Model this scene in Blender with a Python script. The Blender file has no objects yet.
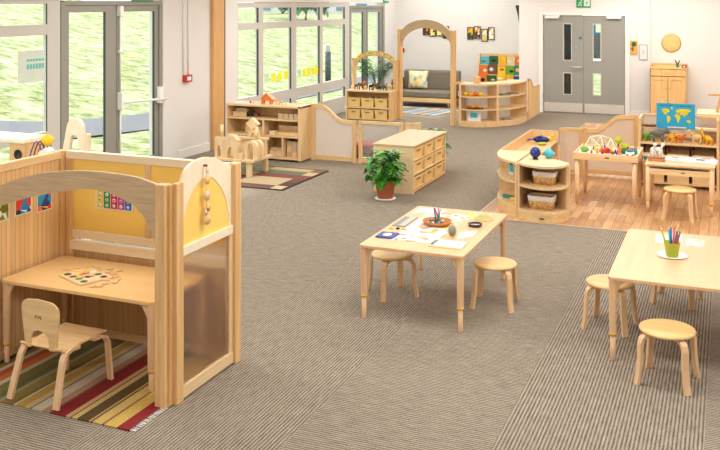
import bpy, bmesh, math, random
from mathutils import Vector, Matrix
R = math.radians
PI = math.pi
SC = bpy.context.scene
COL = SC.collection

# ------------------------------------------------------------------ camera
cam = bpy.data.cameras.new('camera')
cam.sensor_width = 36.0
cam.lens = 890.0 / 720.0 * 36.0
cam.shift_y = -222.0 / 720.0
cam.clip_end = 400
camo = bpy.data.objects.new('camera', cam)
COL.objects.link(camo)
camo.location = (0, 0, 2.36)
camo.rotation_euler = (R(90), 0, R(22.5))
SC.camera = camo

# ------------------------------------------------------------------ world, sun, lamps, exposure
world = bpy.data.worlds.new('sky')
SC.world = world
world.use_nodes = True
bg = world.node_tree.nodes['Background']
bg.inputs[0].default_value = (0.90, 0.96, 1.0, 1)
bg.inputs[1].default_value = 2.0
SUN_E, SUN_AZ = 42, 0
sun = bpy.data.lights.new('sun', 'SUN')
sun.energy = 2.0
sun.angle = R(3)
sun.color = (1.0, 0.95, 0.86)
suno = bpy.data.objects.new('sun', sun)
COL.objects.link(suno)
suno.rotation_euler = Vector((1.0, -0.35, -0.95)).to_track_quat('-Z', 'Y').to_euler()
LAMPS = [(x, y) for y in (1.5, 5.5, 9.5, 13.5, 17.8) for x in (-5.4, -1.4, 2.6)] + [(-6.1, 19.9)]  # last entry: unseen fill lamp added to brighten the sofa wall
for (x, y) in LAMPS:
    l = bpy.data.lights.new('ceiling_and_fill_lamp', 'AREA')
    l.shape = 'RECTANGLE'
    l.size = 2.4
    l.size_y = 1.2
    l.energy = 56 if y < 19 else 26
    l.color = (1.0, 0.98, 0.945)
    o = bpy.data.objects.new('ceiling_and_fill_lamp', l)
    COL.objects.link(o)
    o.location = (x, y, 3.12)
vs = SC.view_settings
vs.view_transform = 'Standard'
vs.look = 'None'
vs.exposure = 0.36
vs.gamma = 1.0
vs.use_curve_mapping = False


# ------------------------------------------------------------------ materials
def lin(c):
    return tuple(((v / 255.0) / 12.92 if v / 255.0 <= 0.04045 else ((v / 255.0 + 0.055) / 1.055) ** 2.4) for v in c) + (1.0,)


def newmat(name):
    m = bpy.data.materials.new(name)
    m.use_nodes = True
    return m, m.node_tree.nodes, m.node_tree.links, m.node_tree.nodes['Principled BSDF']


def flat(name, rgb, rough=0.5, metal=0.0, var=0.06):
    m, N, L, b = newmat(name)
    tc = N.new('ShaderNodeTexCoord')
    no = N.new('ShaderNodeTexNoise')
    no.inputs['Scale'].default_value = 9
    no.inputs['Detail'].default_value = 3
    cr = N.new('ShaderNodeValToRGB')
    c = lin(rgb)
    cr.color_ramp.elements[0].color = tuple(max(0, v * (1 - var)) for v in c[:3]) + (1,)
    cr.color_ramp.elements[1].color = tuple(min(1, v * (1 + var)) for v in c[:3]) + (1,)
    L.new(tc.outputs['Object'], no.inputs['Vector'])
    L.new(no.outputs['Fac'], cr.inputs[0])
    L.new(cr.outputs[0], b.inputs['Base Color'])
    b.inputs['Roughness'].default_value = rough
    b.inputs['Metallic'].default_value = metal
    return m


def wood(name, light, dark, axis='z', scale=26, rough=0.42, slats=None, slat_axis='y'):
    m, N, L, b = newmat(name)
    tc = N.new('ShaderNodeTexCoord')
    mp = N.new('ShaderNodeMapping')
    s = [1.0, 1.0, 1.0]
    s['xyz'.index(axis)] = 0.07
    mp.inputs['Scale'].default_value = s
    no = N.new('ShaderNodeTexNoise')
    no.inputs['Scale'].default_value = scale
    no.inputs['Detail'].default_value = 4
    no.inputs['Roughness'].default_value = 0.6
    cr = N.new('ShaderNodeValToRGB')
    cr.color_ramp.elements[0].position = 0.33
    cr.color_ramp.elements[1].position = 0.66
    cr.color_ramp.elements[0].color = lin(dark)
    cr.color_ramp.elements[1].color = lin(light)
    L.new(tc.outputs['Object'], mp.inputs[0])
    L.new(mp.outputs[0], no.inputs['Vector'])
    L.new(no.outputs['Fac'], cr.inputs[0])
    out = cr.outputs[0]
    if slats:
        sx = N.new('ShaderNodeSeparateXYZ')
        L.new(tc.outputs['Object'], sx.inputs[0])
        d = N.new('ShaderNodeMath'); d.operation = 'DIVIDE'; d.inputs[1].default_value = slats
        L.new(sx.outputs['xyz'.index(slat_axis)], d.inputs[0])
        fl = N.new('ShaderNodeMath'); fl.operation = 'FLOOR'
        L.new(d.outputs[0], fl.inputs[0])
        wn = N.new('ShaderNodeTexWhiteNoise'); wn.noise_dimensions = '1D'
        L.new(fl.outputs[0], wn.inputs['W'])
        fr = N.new('ShaderNodeMath'); fr.operation = 'FRACT'
        L.new(d.outputs[0], fr.inputs[0])
        lt = N.new('ShaderNodeMath'); lt.operation = 'LESS_THAN'; lt.inputs[1].default_value = 0.09
        L.new(fr.outputs[0], lt.inputs[0])
        mx = N.new('ShaderNodeMixRGB'); mx.blend_type = 'MULTIPLY'
        mr = N.new('ShaderNodeMapRange'); mr.inputs[3].default_value = 0.86; mr.inputs[4].default_value = 1.0
        L.new(wn.outputs['Value'], mr.inputs[0])
        mx.inputs[0].default_value = 1.0
        L.new(out, mx.inputs[1]); L.new(mr.outputs[0], mx.inputs[2])
        m2 = N.new('ShaderNodeMixRGB'); m2.inputs[2].default_value = lin((186, 140, 92))
        L.new(lt.outputs[0], m2.inputs[0]); L.new(mx.outputs[0], m2.inputs[1])
        out = m2.outputs[0]
    L.new(out, b.inputs['Base Color'])
    b.inputs['Roughness'].default_value = rough
    return m


def stripes(name, axis, stops, x0, x1, rough=0.9, noise=0.0):
    """constant colour bands along one local axis; stops = [(position in metres, rgb)]"""
    m, N, L, b = newmat(name)
    tc = N.new('ShaderNodeTexCoord')
    sx = N.new('ShaderNodeSeparateXYZ')
    L.new(tc.outputs['Object'], sx.inputs[0])
    mr = N.new('ShaderNodeMapRange')
    mr.inputs[1].default_value = x0; mr.inputs[2].default_value = x1
    L.new(sx.outputs['xyz'.index(axis)], mr.inputs[0])
    cr = N.new('ShaderNodeValToRGB')
    cr.color_ramp.interpolation = 'CONSTANT'
    el = cr.color_ramp.elements
    el[0].position = 0; el[0].color = lin(stops[0][1])
    el[1].position = (stops[1][0] - x0) / (x1 - x0); el[1].color = lin(stops[1][1])
    for p, c in stops[2:]:
        e = el.new((p - x0) / (x1 - x0)); e.color = lin(c)
    L.new(mr.outputs[0], cr.inputs[0])
    no = N.new('ShaderNodeTexNoise'); no.inputs['Scale'].default_value = 120
    mx = N.new('ShaderNodeMixRGB'); mx.blend_type = 'MULTIPLY'; mx.inputs[0].default_value = 0.75
    L.new(tc.outputs['Object'], no.inputs['Vector'])
    L.new(cr.outputs[0], mx.inputs[1]); L.new(no.outputs['Fac'], mx.inputs[2])
    L.new(mx.outputs[0], b.inputs['Base Color'])
    b.inputs['Roughness'].default_value = rough
    return m


def patchy(name, cols, scale, rough=0.9, feature='cell', thresh=None):
    """random cells of colours (patchwork, printed pictures, fabric prints)"""
    m, N, L, b = newmat(name)
    tc = N.new('ShaderNodeTexCoord')
    vo = N.new('ShaderNodeTexVoronoi'); vo.inputs['Scale'].default_value = scale
    L.new(tc.outputs['Object'], vo.inputs['Vector'])
    sp = N.new('ShaderNodeSeparateColor')
    L.new(vo.outputs['Color'], sp.inputs[0])
    cr = N.new('ShaderNodeValToRGB'); cr.color_ramp.interpolation = 'CONSTANT'
    el = cr.color_ramp.elements
    n = len(cols)
    el[0].position = 0; el[0].color = lin(cols[0])
    el[1].position = 1.0 / n; el[1].color = lin(cols[1])
    for i in range(2, n):
        e = el.new(i / n); e.color = lin(cols[i])
    L.new(sp.outputs[0], cr.inputs[0])
    L.new(cr.outputs[0], b.inputs['Base Color'])
    b.inputs['Roughness'].default_value = rough
    return m


def carpet():
    m, N, L, b = newmat('ribbed_carpet')

    def math_(op, a, bb=None):
        n = N.new('ShaderNodeMath'); n.operation = op
        for i, v in enumerate((a, bb)):
            if v is None: continue
            if isinstance(v, (int, float)): n.inputs[i].default_value = v
            else: L.new(v, n.inputs[i])
        return n.outputs[0]
    tc = N.new('ShaderNodeTexCoord')
    sx = N.new('ShaderNodeSeparateXYZ'); L.new(tc.outputs['Object'], sx.inputs[0])
    X, Y = sx.outputs[0], sx.outputs[1]
    band = math_('FLOOR', math_('DIVIDE', math_('ADD', X, 0.12), 1.04))
    par = math_('ABSOLUTE', math_('MODULO', band, 2.0))          # 1: ribs along y
    t = math_('ADD', math_('MULTIPLY', X, par), math_('MULTIPLY', Y, math_('SUBTRACT', 1.0, par)))
    s_ = math_('ADD', math_('MULTIPLY', Y, par), math_('MULTIPLY', X, math_('SUBTRACT', 1.0, par)))
    rib = math_('POWER', math_('MULTIPLY', math_('ADD', math_('SINE', math_('MULTIPLY', t, 2 * PI / 0.021)), 1.0), 0.5), 0.6)
    cmb = N.new('ShaderNodeCombineXYZ')
    L.new(math_('MULTIPLY', t, 62.0), cmb.inputs[0]); L.new(math_('MULTIPLY', s_, 9.0), cmb.inputs[1])
    no = N.new('ShaderNodeTexNoise'); no.inputs['Scale'].default_value = 1.0; no.inputs['Detail'].default_value = 2
    L.new(cmb.outputs[0], no.inputs['Vector'])
    n2 = N.new('ShaderNodeTexNoise'); n2.inputs['Scale'].default_value = 110; n2.inputs['Detail'].default_value = 2
    L.new(tc.outputs['Object'], n2.inputs['Vector'])
    v = math_('ADD', math_('MULTIPLY', rib, 0.32), math_('MULTIPLY', no.outputs['Fac'], 0.30))
    v = math_('ADD', v, math_('MULTIPLY', n2.outputs['Fac'], 0.52))
    cr = N.new('ShaderNodeValToRGB')
    cr.color_ramp.elements[0].position = 0.40; cr.color_ramp.elements[0].color = lin((82, 74, 66))
    cr.color_ramp.elements[1].position = 0.92; cr.color_ramp.elements[1].color = lin((196, 182, 163))
    L.new(v, cr.inputs[0])
    n3 = N.new('ShaderNodeTexNoise'); n3.inputs['Scale'].default_value = 0.55; n3.inputs['Detail'].default_value = 1
    L.new(tc.outputs['Object'], n3.inputs['Vector'])
    L.new(cr.outputs[0], b.inputs['Base Color'])
    b.inputs['Roughness'].default_value = 0.95
    b.inputs['Specular IOR Level'].default_value = 0.15
    return m


def plankfloor():
    m, N, L, b = newmat('wood_plank_floor')
    tc = N.new('ShaderNodeTexCoord')
    mp = N.new('ShaderNodeMapping'); mp.inputs['Rotation'].default_value = (0, 0, R(90))
    L.new(tc.outputs['Object'], mp.inputs[0])
    br = N.new('ShaderNodeTexBrick')
    br.inputs['Scale'].default_value = 1.0
    br.inputs['Brick Width'].default_value = 0.62
    br.inputs['Row Height'].default_value = 0.095
    br.inputs['Mortar Size'].default_value = 0.0025
    br.inputs['Color1'].default_value = lin((216, 172, 122))
    br.inputs['Color2'].default_value = lin((180, 132, 86))
    br.inputs['Mortar'].default_value = lin((126, 88, 60))
    L.new(mp.outputs[0], br.inputs['Vector'])
    m2 = N.new('ShaderNodeMapping'); m2.inputs['Scale'].default_value = (1, 0.08, 1)
    L.new(tc.outputs['Object'], m2.inputs[0])
    no = N.new('ShaderNodeTexNoise'); no.inputs['Scale'].default_value = 40; no.inputs['Detail'].default_value = 4
    L.new(m2.outputs[0], no.inputs['Vector'])
    mr = N.new('ShaderNodeMapRange'); mr.inputs[1].default_value = 0.3; mr.inputs[2].default_value = 0.7; mr.inputs[3].default_value = 0.78; mr.inputs[4].default_value = 1.12
    L.new(no.outputs['Fac'], mr.inputs[0])
    mx = N.new('ShaderNodeMixRGB'); mx.blend_type = 'MULTIPLY'; mx.inputs[0].default_value = 1
    L.new(br.outputs['Color'], mx.inputs[1]); L.new(mr.outputs[0], mx.inputs[2])
    L.new(mx.outputs[0], b.inputs['Base Color'])
    b.inputs['Roughness'].default_value = 0.38
    return m


def grass():
    m, N, L, b = newmat('meadow_grass')
    tc = N.new('ShaderNodeTexCoord')
    mp = N.new('ShaderNodeMapping'); mp.inputs['Scale'].default_value = (1.5, 2.6, 1)
    L.new(tc.outputs['Object'], mp.inputs[0])
    no = N.new('ShaderNodeTexNoise'); no.inputs['Scale'].default_value = 1.3; no.inputs['Detail'].default_value = 10; no.inputs['Roughness'].default_value = 0.78
    L.new(mp.outputs[0], no.inputs['Vector'])
    cr = N.new('ShaderNodeValToRGB')
    el = cr.color_ramp.elements
    el[0].position = 0.38; el[0].color = lin((108, 118, 76))
    el[1].position = 0.64; el[1].color = lin((212, 206, 182))
    e = el.new(0.50); e.color = lin((164, 170, 126))
    L.new(no.outputs['Fac'], cr.inputs[0])
    L.new(cr.outputs[0], b.inputs['Base Color'])
    b.inputs['Roughness'].default_value = 1.0
    b.inputs['Specular IOR Level'].default_value = 0.0
    return m


def glassy(name, tint=(1, 1, 1), gloss=0.06, haze=0.0, hazecol=(1, 1, 1), rough=0.02):
    m = bpy.data.materials.new(name); m.use_nodes = True
    N, L = m.node_tree.nodes, m.node_tree.links
    N.clear()
    out = N.new('ShaderNodeOutputMaterial')
    tr = N.new('ShaderNodeBsdfTransparent'); tr.inputs[0].default_value = tint + (1,)
    gl = N.new('ShaderNodeBsdfGlossy'); gl.inputs['Roughness'].default_value = rough
    mx = N.new('ShaderNodeMixShader'); mx.inputs[0].default_value = gloss
    L.new(tr.outputs[0], mx.inputs[1]); L.new(gl.outputs[0], mx.inputs[2])
    last = mx
    if haze:
        df = N.new('ShaderNodeBsdfDiffuse'); df.inputs[0].default_value = hazecol + (1,)
        tl = N.new('ShaderNodeBsdfTranslucent'); tl.inputs[0].default_value = hazecol + (1,)
        m1 = N.new('ShaderNodeMixShader'); m1.inputs[0].default_value = 0.5
        L.new(df.outputs[0], m1.inputs[1]); L.new(tl.outputs[0], m1.inputs[2])
        m2 = N.new('ShaderNodeMixShader'); m2.inputs[0].default_value = haze
        L.new(last.outputs[0], m2.inputs[1]); L.new(m1.outputs[0], m2.inputs[2])
        last = m2
    L.new(last.outputs[0], out.inputs[0])
    return m


def frosted(name, tint, haze, rough=0.45):
    m = bpy.data.materials.new(name); m.use_nodes = True
    N, L = m.node_tree.nodes, m.node_tree.links
    N.clear()
    out = N.new('ShaderNodeOutputMaterial')
    rf = N.new('ShaderNodeBsdfRefraction'); rf.inputs['Roughness'].default_value = rough; rf.inputs['IOR'].default_value = 1.12
    rf.inputs[0].default_value = tint + (1,)
    df = N.new('ShaderNodeBsdfDiffuse'); df.inputs[0].default_value = tint + (1,)
    tl = N.new('ShaderNodeBsdfTranslucent'); tl.inputs[0].default_value = tint + (1,)
    m1 = N.new('ShaderNodeMixShader'); m1.inputs[0].default_value = 0.5
    L.new(df.outputs[0], m1.inputs[1]); L.new(tl.outputs[0], m1.inputs[2])
    m2 = N.new('ShaderNodeMixShader'); m2.inputs[0].default_value = haze
    L.new(rf.outputs[0], m2.inputs[1]); L.new(m1.outputs[0], m2.inputs[2])
    L.new(m2.outputs[0], out.inputs[0])
    return m


BL, BD = (240, 208, 160), (226, 188, 136)          # pale birch
M = {}
M['bz'] = wood('birch_vertical', BL, BD, 'z')
M['bx'] = wood('birch_lengthwise', BL, BD, 'x')
M['by'] = wood('birch_crosswise', BL, BD, 'y')
M['ply'] = wood('birch_plywood', (212, 184, 146), (192, 162, 124), 'x', 60)
M['edge'] = wood('beech_frame', (236, 196, 140), (216, 170, 112), 'z')
M['edgex'] = wood('beech_rail', (240, 204, 150), (222, 182, 126), 'x')
M['slaty'] = wood('slatted_wood_y', (240, 202, 148), (228, 184, 128), 'z', 20, slats=0.042, slat_axis='y')
M['slatx'] = wood('slatted_wood_x', (226, 186, 134), (208, 164, 112), 'z', 20, slats=0.042, slat_axis='x')
M['pine'] = wood('pine_cabinet', (242, 204, 142), (228, 182, 116), 'z')
M['post'] = wood('oak_post', (226, 178, 118), (212, 160, 98), 'z', 40)
M['cream'] = wood('cream_board', (240, 212, 168), (230, 198, 152), 'y', 20)
M['block'] = wood('unit_block_beech', (240, 212, 168), (226, 192, 142), 'z', 30)
M['seat'] = wood('stool_seat_birch', (238, 202, 140), (224, 184, 118), 'x', 40)
M['leg'] = wood('bent_birch_leg', (238, 200, 156), (224, 182, 136), 'z', 40)
M['topw'] = wood('table_top_maple', (236, 192, 148), (228, 182, 136), 'y', 14, 0.45)
M['topx'] = wood('booth_table_maple', (240, 200, 140), (234, 190, 128), 'x', 14, 0.35)
M['palecream'] = wood('pale_whitened_board', (250, 236, 210), (244, 226, 194), 'x', 20)
M['tantop'] = wood('tan_board', (216, 186, 146), (202, 170, 130), 'y', 30)
M['slatewin'] = flat('blue_grey_panes', (110, 132, 150), 0.5)
M['red'] = flat('red_plastic', (200, 34, 34), 0.35)
M['yellow'] = flat('yellow_plastic', (250, 205, 40), 0.4)
M['yring'] = flat('yellow_ring', (240, 180, 50), 0.4)
M['orange'] = flat('orange_paint', (232, 120, 40), 0.45)
M['blue'] = flat('blue_plastic', (30, 80, 180), 0.25)
M['navy'] = flat('navy_glaze', (24, 34, 120), 0.12)
M['cyan'] = flat('cyan_plastic', (70, 190, 205), 0.25)
M['teal'] = flat('teal_plastic', (20, 140, 140), 0.3)
M['green'] = flat('green_plastic', (110, 170, 50), 0.4)
M['lime'] = flat('lime_plastic', (176, 190, 30), 0.35)
M['dkgreen'] = flat('dark_green_paint', (40, 96, 60), 0.5)
M['purple'] = flat('purple_plastic', (110, 80, 150), 0.4)
M['pink'] = flat('pink_paint', (224, 110, 140), 0.5)
M['white'] = flat('white_paint', (243, 241, 237), 0.55, 0, 0.01)
M['paper'] = flat('white_paper', (228, 227, 225), 0.8, 0, 0.01)
M['black'] = flat('black_plastic', (26, 26, 28), 0.4)
M['grey'] = flat('grey_rubber', (128, 128, 128), 0.6)
M['elegrey'] = flat('elephant_grey', (112, 114, 116), 0.6)
M['brown'] = flat('brown_wood_paint', (122, 72, 40), 0.5)
M['terra'] = flat('terracotta', (196, 108, 66), 0.7)
M['soil'] = flat('soil', (60, 44, 34), 1.0)
M['wicker'] = patchy('woven_wicker', [(222, 178, 112), (206, 160, 96), (232, 192, 132), (192, 146, 86)], 60)
M['liner'] = flat('cotton_liner', (240, 234, 228), 0.9)
M['binm'] = flat('cream_bin_plastic', (240, 204, 132), 0.5)
M['doorgrey'] = flat('grey_door_laminate', (156, 155, 149), 0.5, 0, 0.02)
M['steel'] = flat('brushed_steel', (228, 222, 216), 0.35, 0.4)
M['alu'] = flat('grey_aluminium_frame', (148, 146, 136), 0.5, 0, 0.02)
M['alulight'] = flat('pale_window_frame', (205, 200, 194), 0.5, 0, 0.02)
M['dark_strip'] = flat('dark_grey', (60, 66, 66), 0.6)
M['wall'] = flat('painted_wall', (232, 228, 225), 0.9, 0, 0.008)
M['skirt'] = flat('painted_skirting', (240, 238, 234), 0.6, 0, 0.01)
M['ceil'] = flat('white_ceiling', (240, 240, 238), 0.9, 0, 0.01)
M['fabric'] = flat('taupe_upholstery', (128, 118, 104), 0.95)
M['signgreen'] = flat('exit_green', (20, 160, 90), 0.5)
M['path'] = flat('concrete_path', (118, 118, 126), 0.95)
M['leaf'] = flat('glossy_leaf', (72, 146, 46), 0.32, 0, 0.45)
M['leafdark'] = flat('palm_leaf', (44, 104, 40), 0.4, 0, 0.4)
M['glass'] = glassy('window_glass', (0.97, 1.0, 0.98), 0.05)
M['acryl'] = glassy('clear_acrylic', (0.95, 0.95, 0.95), 0.07, 0.10, (0.9, 0.9, 0.9))
M['frost'] = frosted('frosted_acrylic', (0.93, 0.88, 0.82), 0.45)
M['frostd'] = frosted('frosted_booth_pane', (0.95, 0.90, 0.84), 0.07, 0.30)
M['pinkpanel'] = frosted('pale_rose_panel', (0.86, 0.76, 0.66), 0.75)
M['yelpanel'] = flat('yellow_fabric_panel', (255, 214, 112), 0.7, 0, 0.04)


# ------------------------------------------------------------------ mesh builder
class MB:
    def __init__(self):
        self.bm = bmesh.new()

    def _add(self, verts, faces, mat=None):
        vs_ = [self.bm.verts.new(v if mat is None else mat @ Vector(v)) for v in verts]
        fs = []
        for f in faces:
            try: fs.append(self.bm.faces.new([vs_[i] for i in f]))
            except ValueError: pass
        return vs_, fs

    def box(self, x0, x1, y0, y1, z0, z1, bev=0.0, mat=None):
        v = [(x0, y0, z0), (x1, y0, z0), (x1, y1, z0), (x0, y1, z0), (x0, y0, z1), (x1, y0, z1), (x1, y1, z1), (x0, y1, z1)]
        f = [(0, 3, 2, 1), (4, 5, 6, 7), (0, 1, 5, 4), (1, 2, 6, 5), (2, 3, 7, 6), (3, 0, 4, 7)]
        vs_, fs = self._add(v, f, mat)
        if bev > 0:
            es = list({e for q in fs for e in q.edges})
            bmesh.ops.bevel(self.bm, geom=es, offset=bev, segments=2, affect='EDGES', profile=0.6)
        return self

    def prism(self, pts, a0, a1, axis='z', mat=None, bev=0.0):
        """polygon extruded along axis; pts are the other two coordinates in order (x,y),(x,z) or (y,z)"""
        def mk(p, a):
            return {'z': (p[0], p[1], a), 'y': (p[0], a, p[1]), 'x': (a, p[0], p[1])}[axis]
        n = len(pts)
        v = [mk(p, a0) for p in pts] + [mk(p, a1) for p in pts]
        vs_, fs = self._add(v, [], mat)
        side = []
        for i in range(n):
            j = (i + 1) % n
            side.append(self.bm.faces.new([vs_[i], vs_[j], vs_[j + n], vs_[i + n]]))
        cap = [self.bm.faces.new(vs_[:n]), self.bm.faces.new(vs_[n:])]
        bmesh.ops.recalc_face_normals(self.bm, faces=side + cap)
        if bev > 0:
            es = list({e for q in cap for e in q.edges})
            bmesh.ops.bevel(self.bm, geom=es, offset=bev, segments=1, affect='EDGES')
        return self

    def strip(self, outer, inner, a0, a1, axis='y'):
        """band between two polylines with equal counts, extruded"""
        n = len(outer)
        def mk(p, a):
            return {'z': (p[0], p[1], a), 'y': (p[0], a, p[1]), 'x': (a, p[0], p[1])}[axis]
        vo0 = [self.bm.verts.new(mk(p, a0)) for p in outer]; vi0 = [self.bm.verts.new(mk(p, a0)) for p in inner]
        vo1 = [self.bm.verts.new(mk(p, a1)) for p in outer]; vi1 = [self.bm.verts.new(mk(p, a1)) for p in inner]
        F = []
        for i in range(n - 1):
            F.append(self.bm.faces.new([vo0[i], vo0[i + 1], vi0[i + 1], vi0[i]]))
            F.append(self.bm.faces.new([vo1[i], vi1[i], vi1[i + 1], vo1[i + 1]]))
            F.append(self.bm.faces.new([vo0[i], vo1[i], vo1[i + 1], vo0[i + 1]]))
            F.append(self.bm.faces.new([vi0[i], vi0[i + 1], vi1[i + 1], vi1[i]]))
        F.append(self.bm.faces.new([vo0[0], vi0[0], vi1[0], vo1[0]]))
        F.append(self.bm.faces.new([vo0[-1], vo1[-1], vi1[-1], vi0[-1]]))
        bmesh.ops.recalc_face_normals(self.bm, faces=F)
        return self

    def lathe(self, prof, c=(0, 0, 0), seg=24, mat=None, sx=1.0, sy=1.0):
        rings = []
        for (r, z) in prof:
            if r <= 1e-6:
                p = Vector((c[0], c[1], c[2] + z))
                rings.append([self.bm.verts.new(p if mat is None else mat @ p)])
            else:
                ring = []
                for k in range(seg):
                    a = 2 * PI * k / seg
                    p = Vector((c[0] + r * sx * math.cos(a), c[1] + r * sy * math.sin(a), c[2] + z))
                    ring.append(self.bm.verts.new(p if mat is None else mat @ p))
                rings.append(ring)
        F = []
        for a, b in zip(rings, rings[1:]):
            for k in range(seg):
                k2 = (k + 1) % seg
                if len(a) == 1 and len(b) == 1: continue
                if len(a) == 1: F.append(self.bm.faces.new([a[0], b[k2], b[k]]))
                elif len(b) == 1: F.append(self.bm.faces.new([a[k], a[k2], b[0]]))
                else: F.append(self.bm.faces.new([a[k], a[k2], b[k2], b[k]]))
        for ring in (rings[0], rings[-1]):
            if len(ring) > 1 and len(prof) > 1: F.append(self.bm.faces.new(ring))
        bmesh.ops.recalc_face_normals(self.bm, faces=F)
        for f in F: f.smooth = True
        return self

    def ball(self, c, r, sx=1, sy=1, sz=1, seg=14):
        prof = [(0, -r * sz)] + [(r * math.cos(t), r * sz * math.sin(t)) for t in [(-0.5 + k / 8) * PI for k in range(1, 8)]] + [(0, r * sz)]
        return self.lathe(prof, c, seg, None, sx, sy)

    def tube(self, pts, r, seg=8, r2=None):
        pts = [Vector(p) for p in pts]
        n = len(pts)
        rings = []
        up = Vector((0, 0, 1))
        for i, p in enumerate(pts):
            d = (pts[min(i + 1, n - 1)] - pts[max(i - 1, 0)]).normalized()
            a = d.cross(up)
            if a.length < 1e-3: a = d.cross(Vector((1, 0, 0)))
            a.normalize(); b = d.cross(a).normalized()
            rr = r if r2 is None else r + (r2 - r) * i / (n - 1)
            rings.append([self.bm.verts.new(p + (a * math.cos(2 * PI * k / seg) + b * math.sin(2 * PI * k / seg)) * rr) for k in range(seg)])
        F = []
        for a, b in zip(rings, rings[1:]):
            for k in range(seg):
                F.append(self.bm.faces.new([a[k], a[(k + 1) % seg], b[(k + 1) % seg], b[k]]))
        F.append(self.bm.faces.new(rings[0])); F.append(self.bm.faces.new(rings[-1]))
        bmesh.ops.recalc_face_normals(self.bm, faces=F)
        for f in F[:-2]: f.smooth = True
        return self

    def ribbon(self, path, w, t, side):
        """flat strap swept along path (list of points); w across 'side' direction, t thick"""
        path = [Vector(p) for p in path]; side = Vector(side).normalized()
        n = len(path); rings = []
        for i, p in enumerate(path):
            d = (path[min(i + 1, n - 1)] - path[max(i - 1, 0)]).normalized()
            nn = d.cross(side).normalized()
            rings.append([self.bm.verts.new(p + side * sx * w / 2 + nn * sy * t / 2) for sx, sy in ((-1, -1), (1, -1), (1, 1), (-1, 1))])
        F = []
        for a, b in zip(rings, rings[1:]):
            for k in range(4): F.append(self.bm.faces.new([a[k], a[(k + 1) % 4], b[(k + 1) % 4], b[k]]))
        F.append(self.bm.faces.new(rings[0])); F.append(self.bm.faces.new(rings[-1]))
        bmesh.ops.recalc_face_normals(self.bm, faces=F)
        return self

    def leaf(self, p, d, up, L_, w):
        d = Vector(d).normalized(); s = d.cross(Vector(up)).normalized(); u = s.cross(d).normalized()
        p = Vector(p)
        prof = [(0, 0.02), (0.25, 0.75), (0.5, 1.0), (0.78, 0.62), (1.0, 0.03)]
        rows = []
        for (t, ww) in prof:
            c = p + d * L_ * t - u * (L_ * 0.28 * t * t)
            rows.append([self.bm.verts.new(c - s * w * ww / 2 + u * w * 0.14 * ww), self.bm.verts.new(c), self.bm.verts.new(c + s * w * ww / 2 + u * w * 0.14 * ww)])
        for a, b in zip(rows, rows[1:]):
            for k in (0, 1):
                f = self.bm.faces.new([a[k], a[k + 1], b[k + 1], b[k]]); f.smooth = True

    def mesh(self, name):
        me = bpy.data.meshes.new(name)
        self.bm.normal_update()
        self.bm.to_mesh(me); self.bm.free()
        return me


def build(name, mb, mat, parent=None, loc=None, rz=0.0):
    me = mb.mesh(name)
    me.materials.append(M[mat] if isinstance(mat, str) else mat)
    o = bpy.data.objects.new(name, me)
    COL.objects.link(o)
    if parent is not None: o.parent = parent
    if loc is not None: o.location = loc
    o.rotation_euler.z = rz
    return o


def part(name, mb, mat, parent, label=None):
    o = build(name, mb, mat, parent)
    if label: o['label'] = label
    return o


def tag(o, label, cat, group=None, kind=None):
    o['label'] = label; o['category'] = cat
    if group: o['group'] = group
    if kind: o['kind'] = kind
    return o


def thing(name, label, cat, loc=(0, 0, 0), rz=0.0, group=None):
    o = bpy.data.objects.new(name, None)
    o.empty_display_size = 0.1
    COL.objects.link(o)
    o.location = loc; o.rotation_euler.z = rz
    return tag(o, label, cat, group)


def solo(name, mb, mat, label, cat, loc=(0, 0, 0), rz=0.0, group=None):
    return tag(build(name, mb, mat, None, loc, rz), label, cat, group)


def struct(name, mb, mat, parent=None, label=None):
    o = build(name, mb, mat, parent)
    if parent is None:
        o['kind'] = 'structure'
    return o


def dup(root, loc, rz=0.0, label=None, group=None):
    r = root.copy(); COL.objects.link(r)
    r.location = loc; r.rotation_euler.z = rz
    if label: r['label'] = label
    if group: r['group'] = group
    for ch in list(root.children):
        c = ch.copy(); COL.objects.link(c); c.parent = r
        for g in list(ch.children):
            d = g.copy(); COL.objects.link(d); d.parent = c
    return r


def lerp(a, b, t): return a + (b - a) * t


# ================================================================== SETTING
WX = -7.68
struct('floor', MB().box(WX - 0.3, 5.0, -3.0, 21.2, -0.1, 0.0), carpet())
struct('floor', MB().box(-2.58, 5.0, 9.56, 17.9, 0.0005, 0.004), plankfloor())
struct('trim_1', MB().box(-2.60, -2.575, 9.54, 17.9, 0.0005, 0.007).box(-2.60, 5.0, 9.535, 9.56, 0.0005, 0.007), flat('threshold_strip', (196, 176, 150), 0.5))
struct('ceiling', MB().box(WX - 0.3, 5.2, -3.2, 21.2, 3.2, 3.35), 'ceil')

# left wall: solid stretches and the lintel above the glazing
wl = MB()
wl.box(WX - 0.25, WX, -3.0, 4.6, 0, 3.2)
wl.box(WX - 0.25, WX, 10.98, 13.13, 0, 3.2)
wl.box(WX - 0.25, WX, 20.12, 21.2, 0, 3.2)
wl.box(WX - 0.25, WX, 4.6, 10.98, 2.40, 3.2)
wl.box(WX - 0.25, WX, 13.13, 20.12, 2.37, 3.2)
struct('wall_left', wl, 'wall')
struct('baseboard_left', MB().box(WX, WX + 0.018, 11.36, 12.24, 0, 0.13, 0.004), 'skirt')
wb = MB()
wb.box(-4.23, -3.74, 19.3, 19.5, 0, 3.2).box(-1.96, -1.5, 19.3, 19.5, 0, 3.2).box(-3.74, -1.96, 19.3, 19.5, 2.14, 3.2)
wb.box(-1.5, 5.0, 19.36, 19.56, 0, 3.2)
wb.box(-4.23, -4.10, 19.5, 20.8, 0, 3.2)
wb.box(WX - 0.2, -4.10, 20.8, 21.0, 0, 3.2)
struct('wall_back', wb, 'wall')
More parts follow.
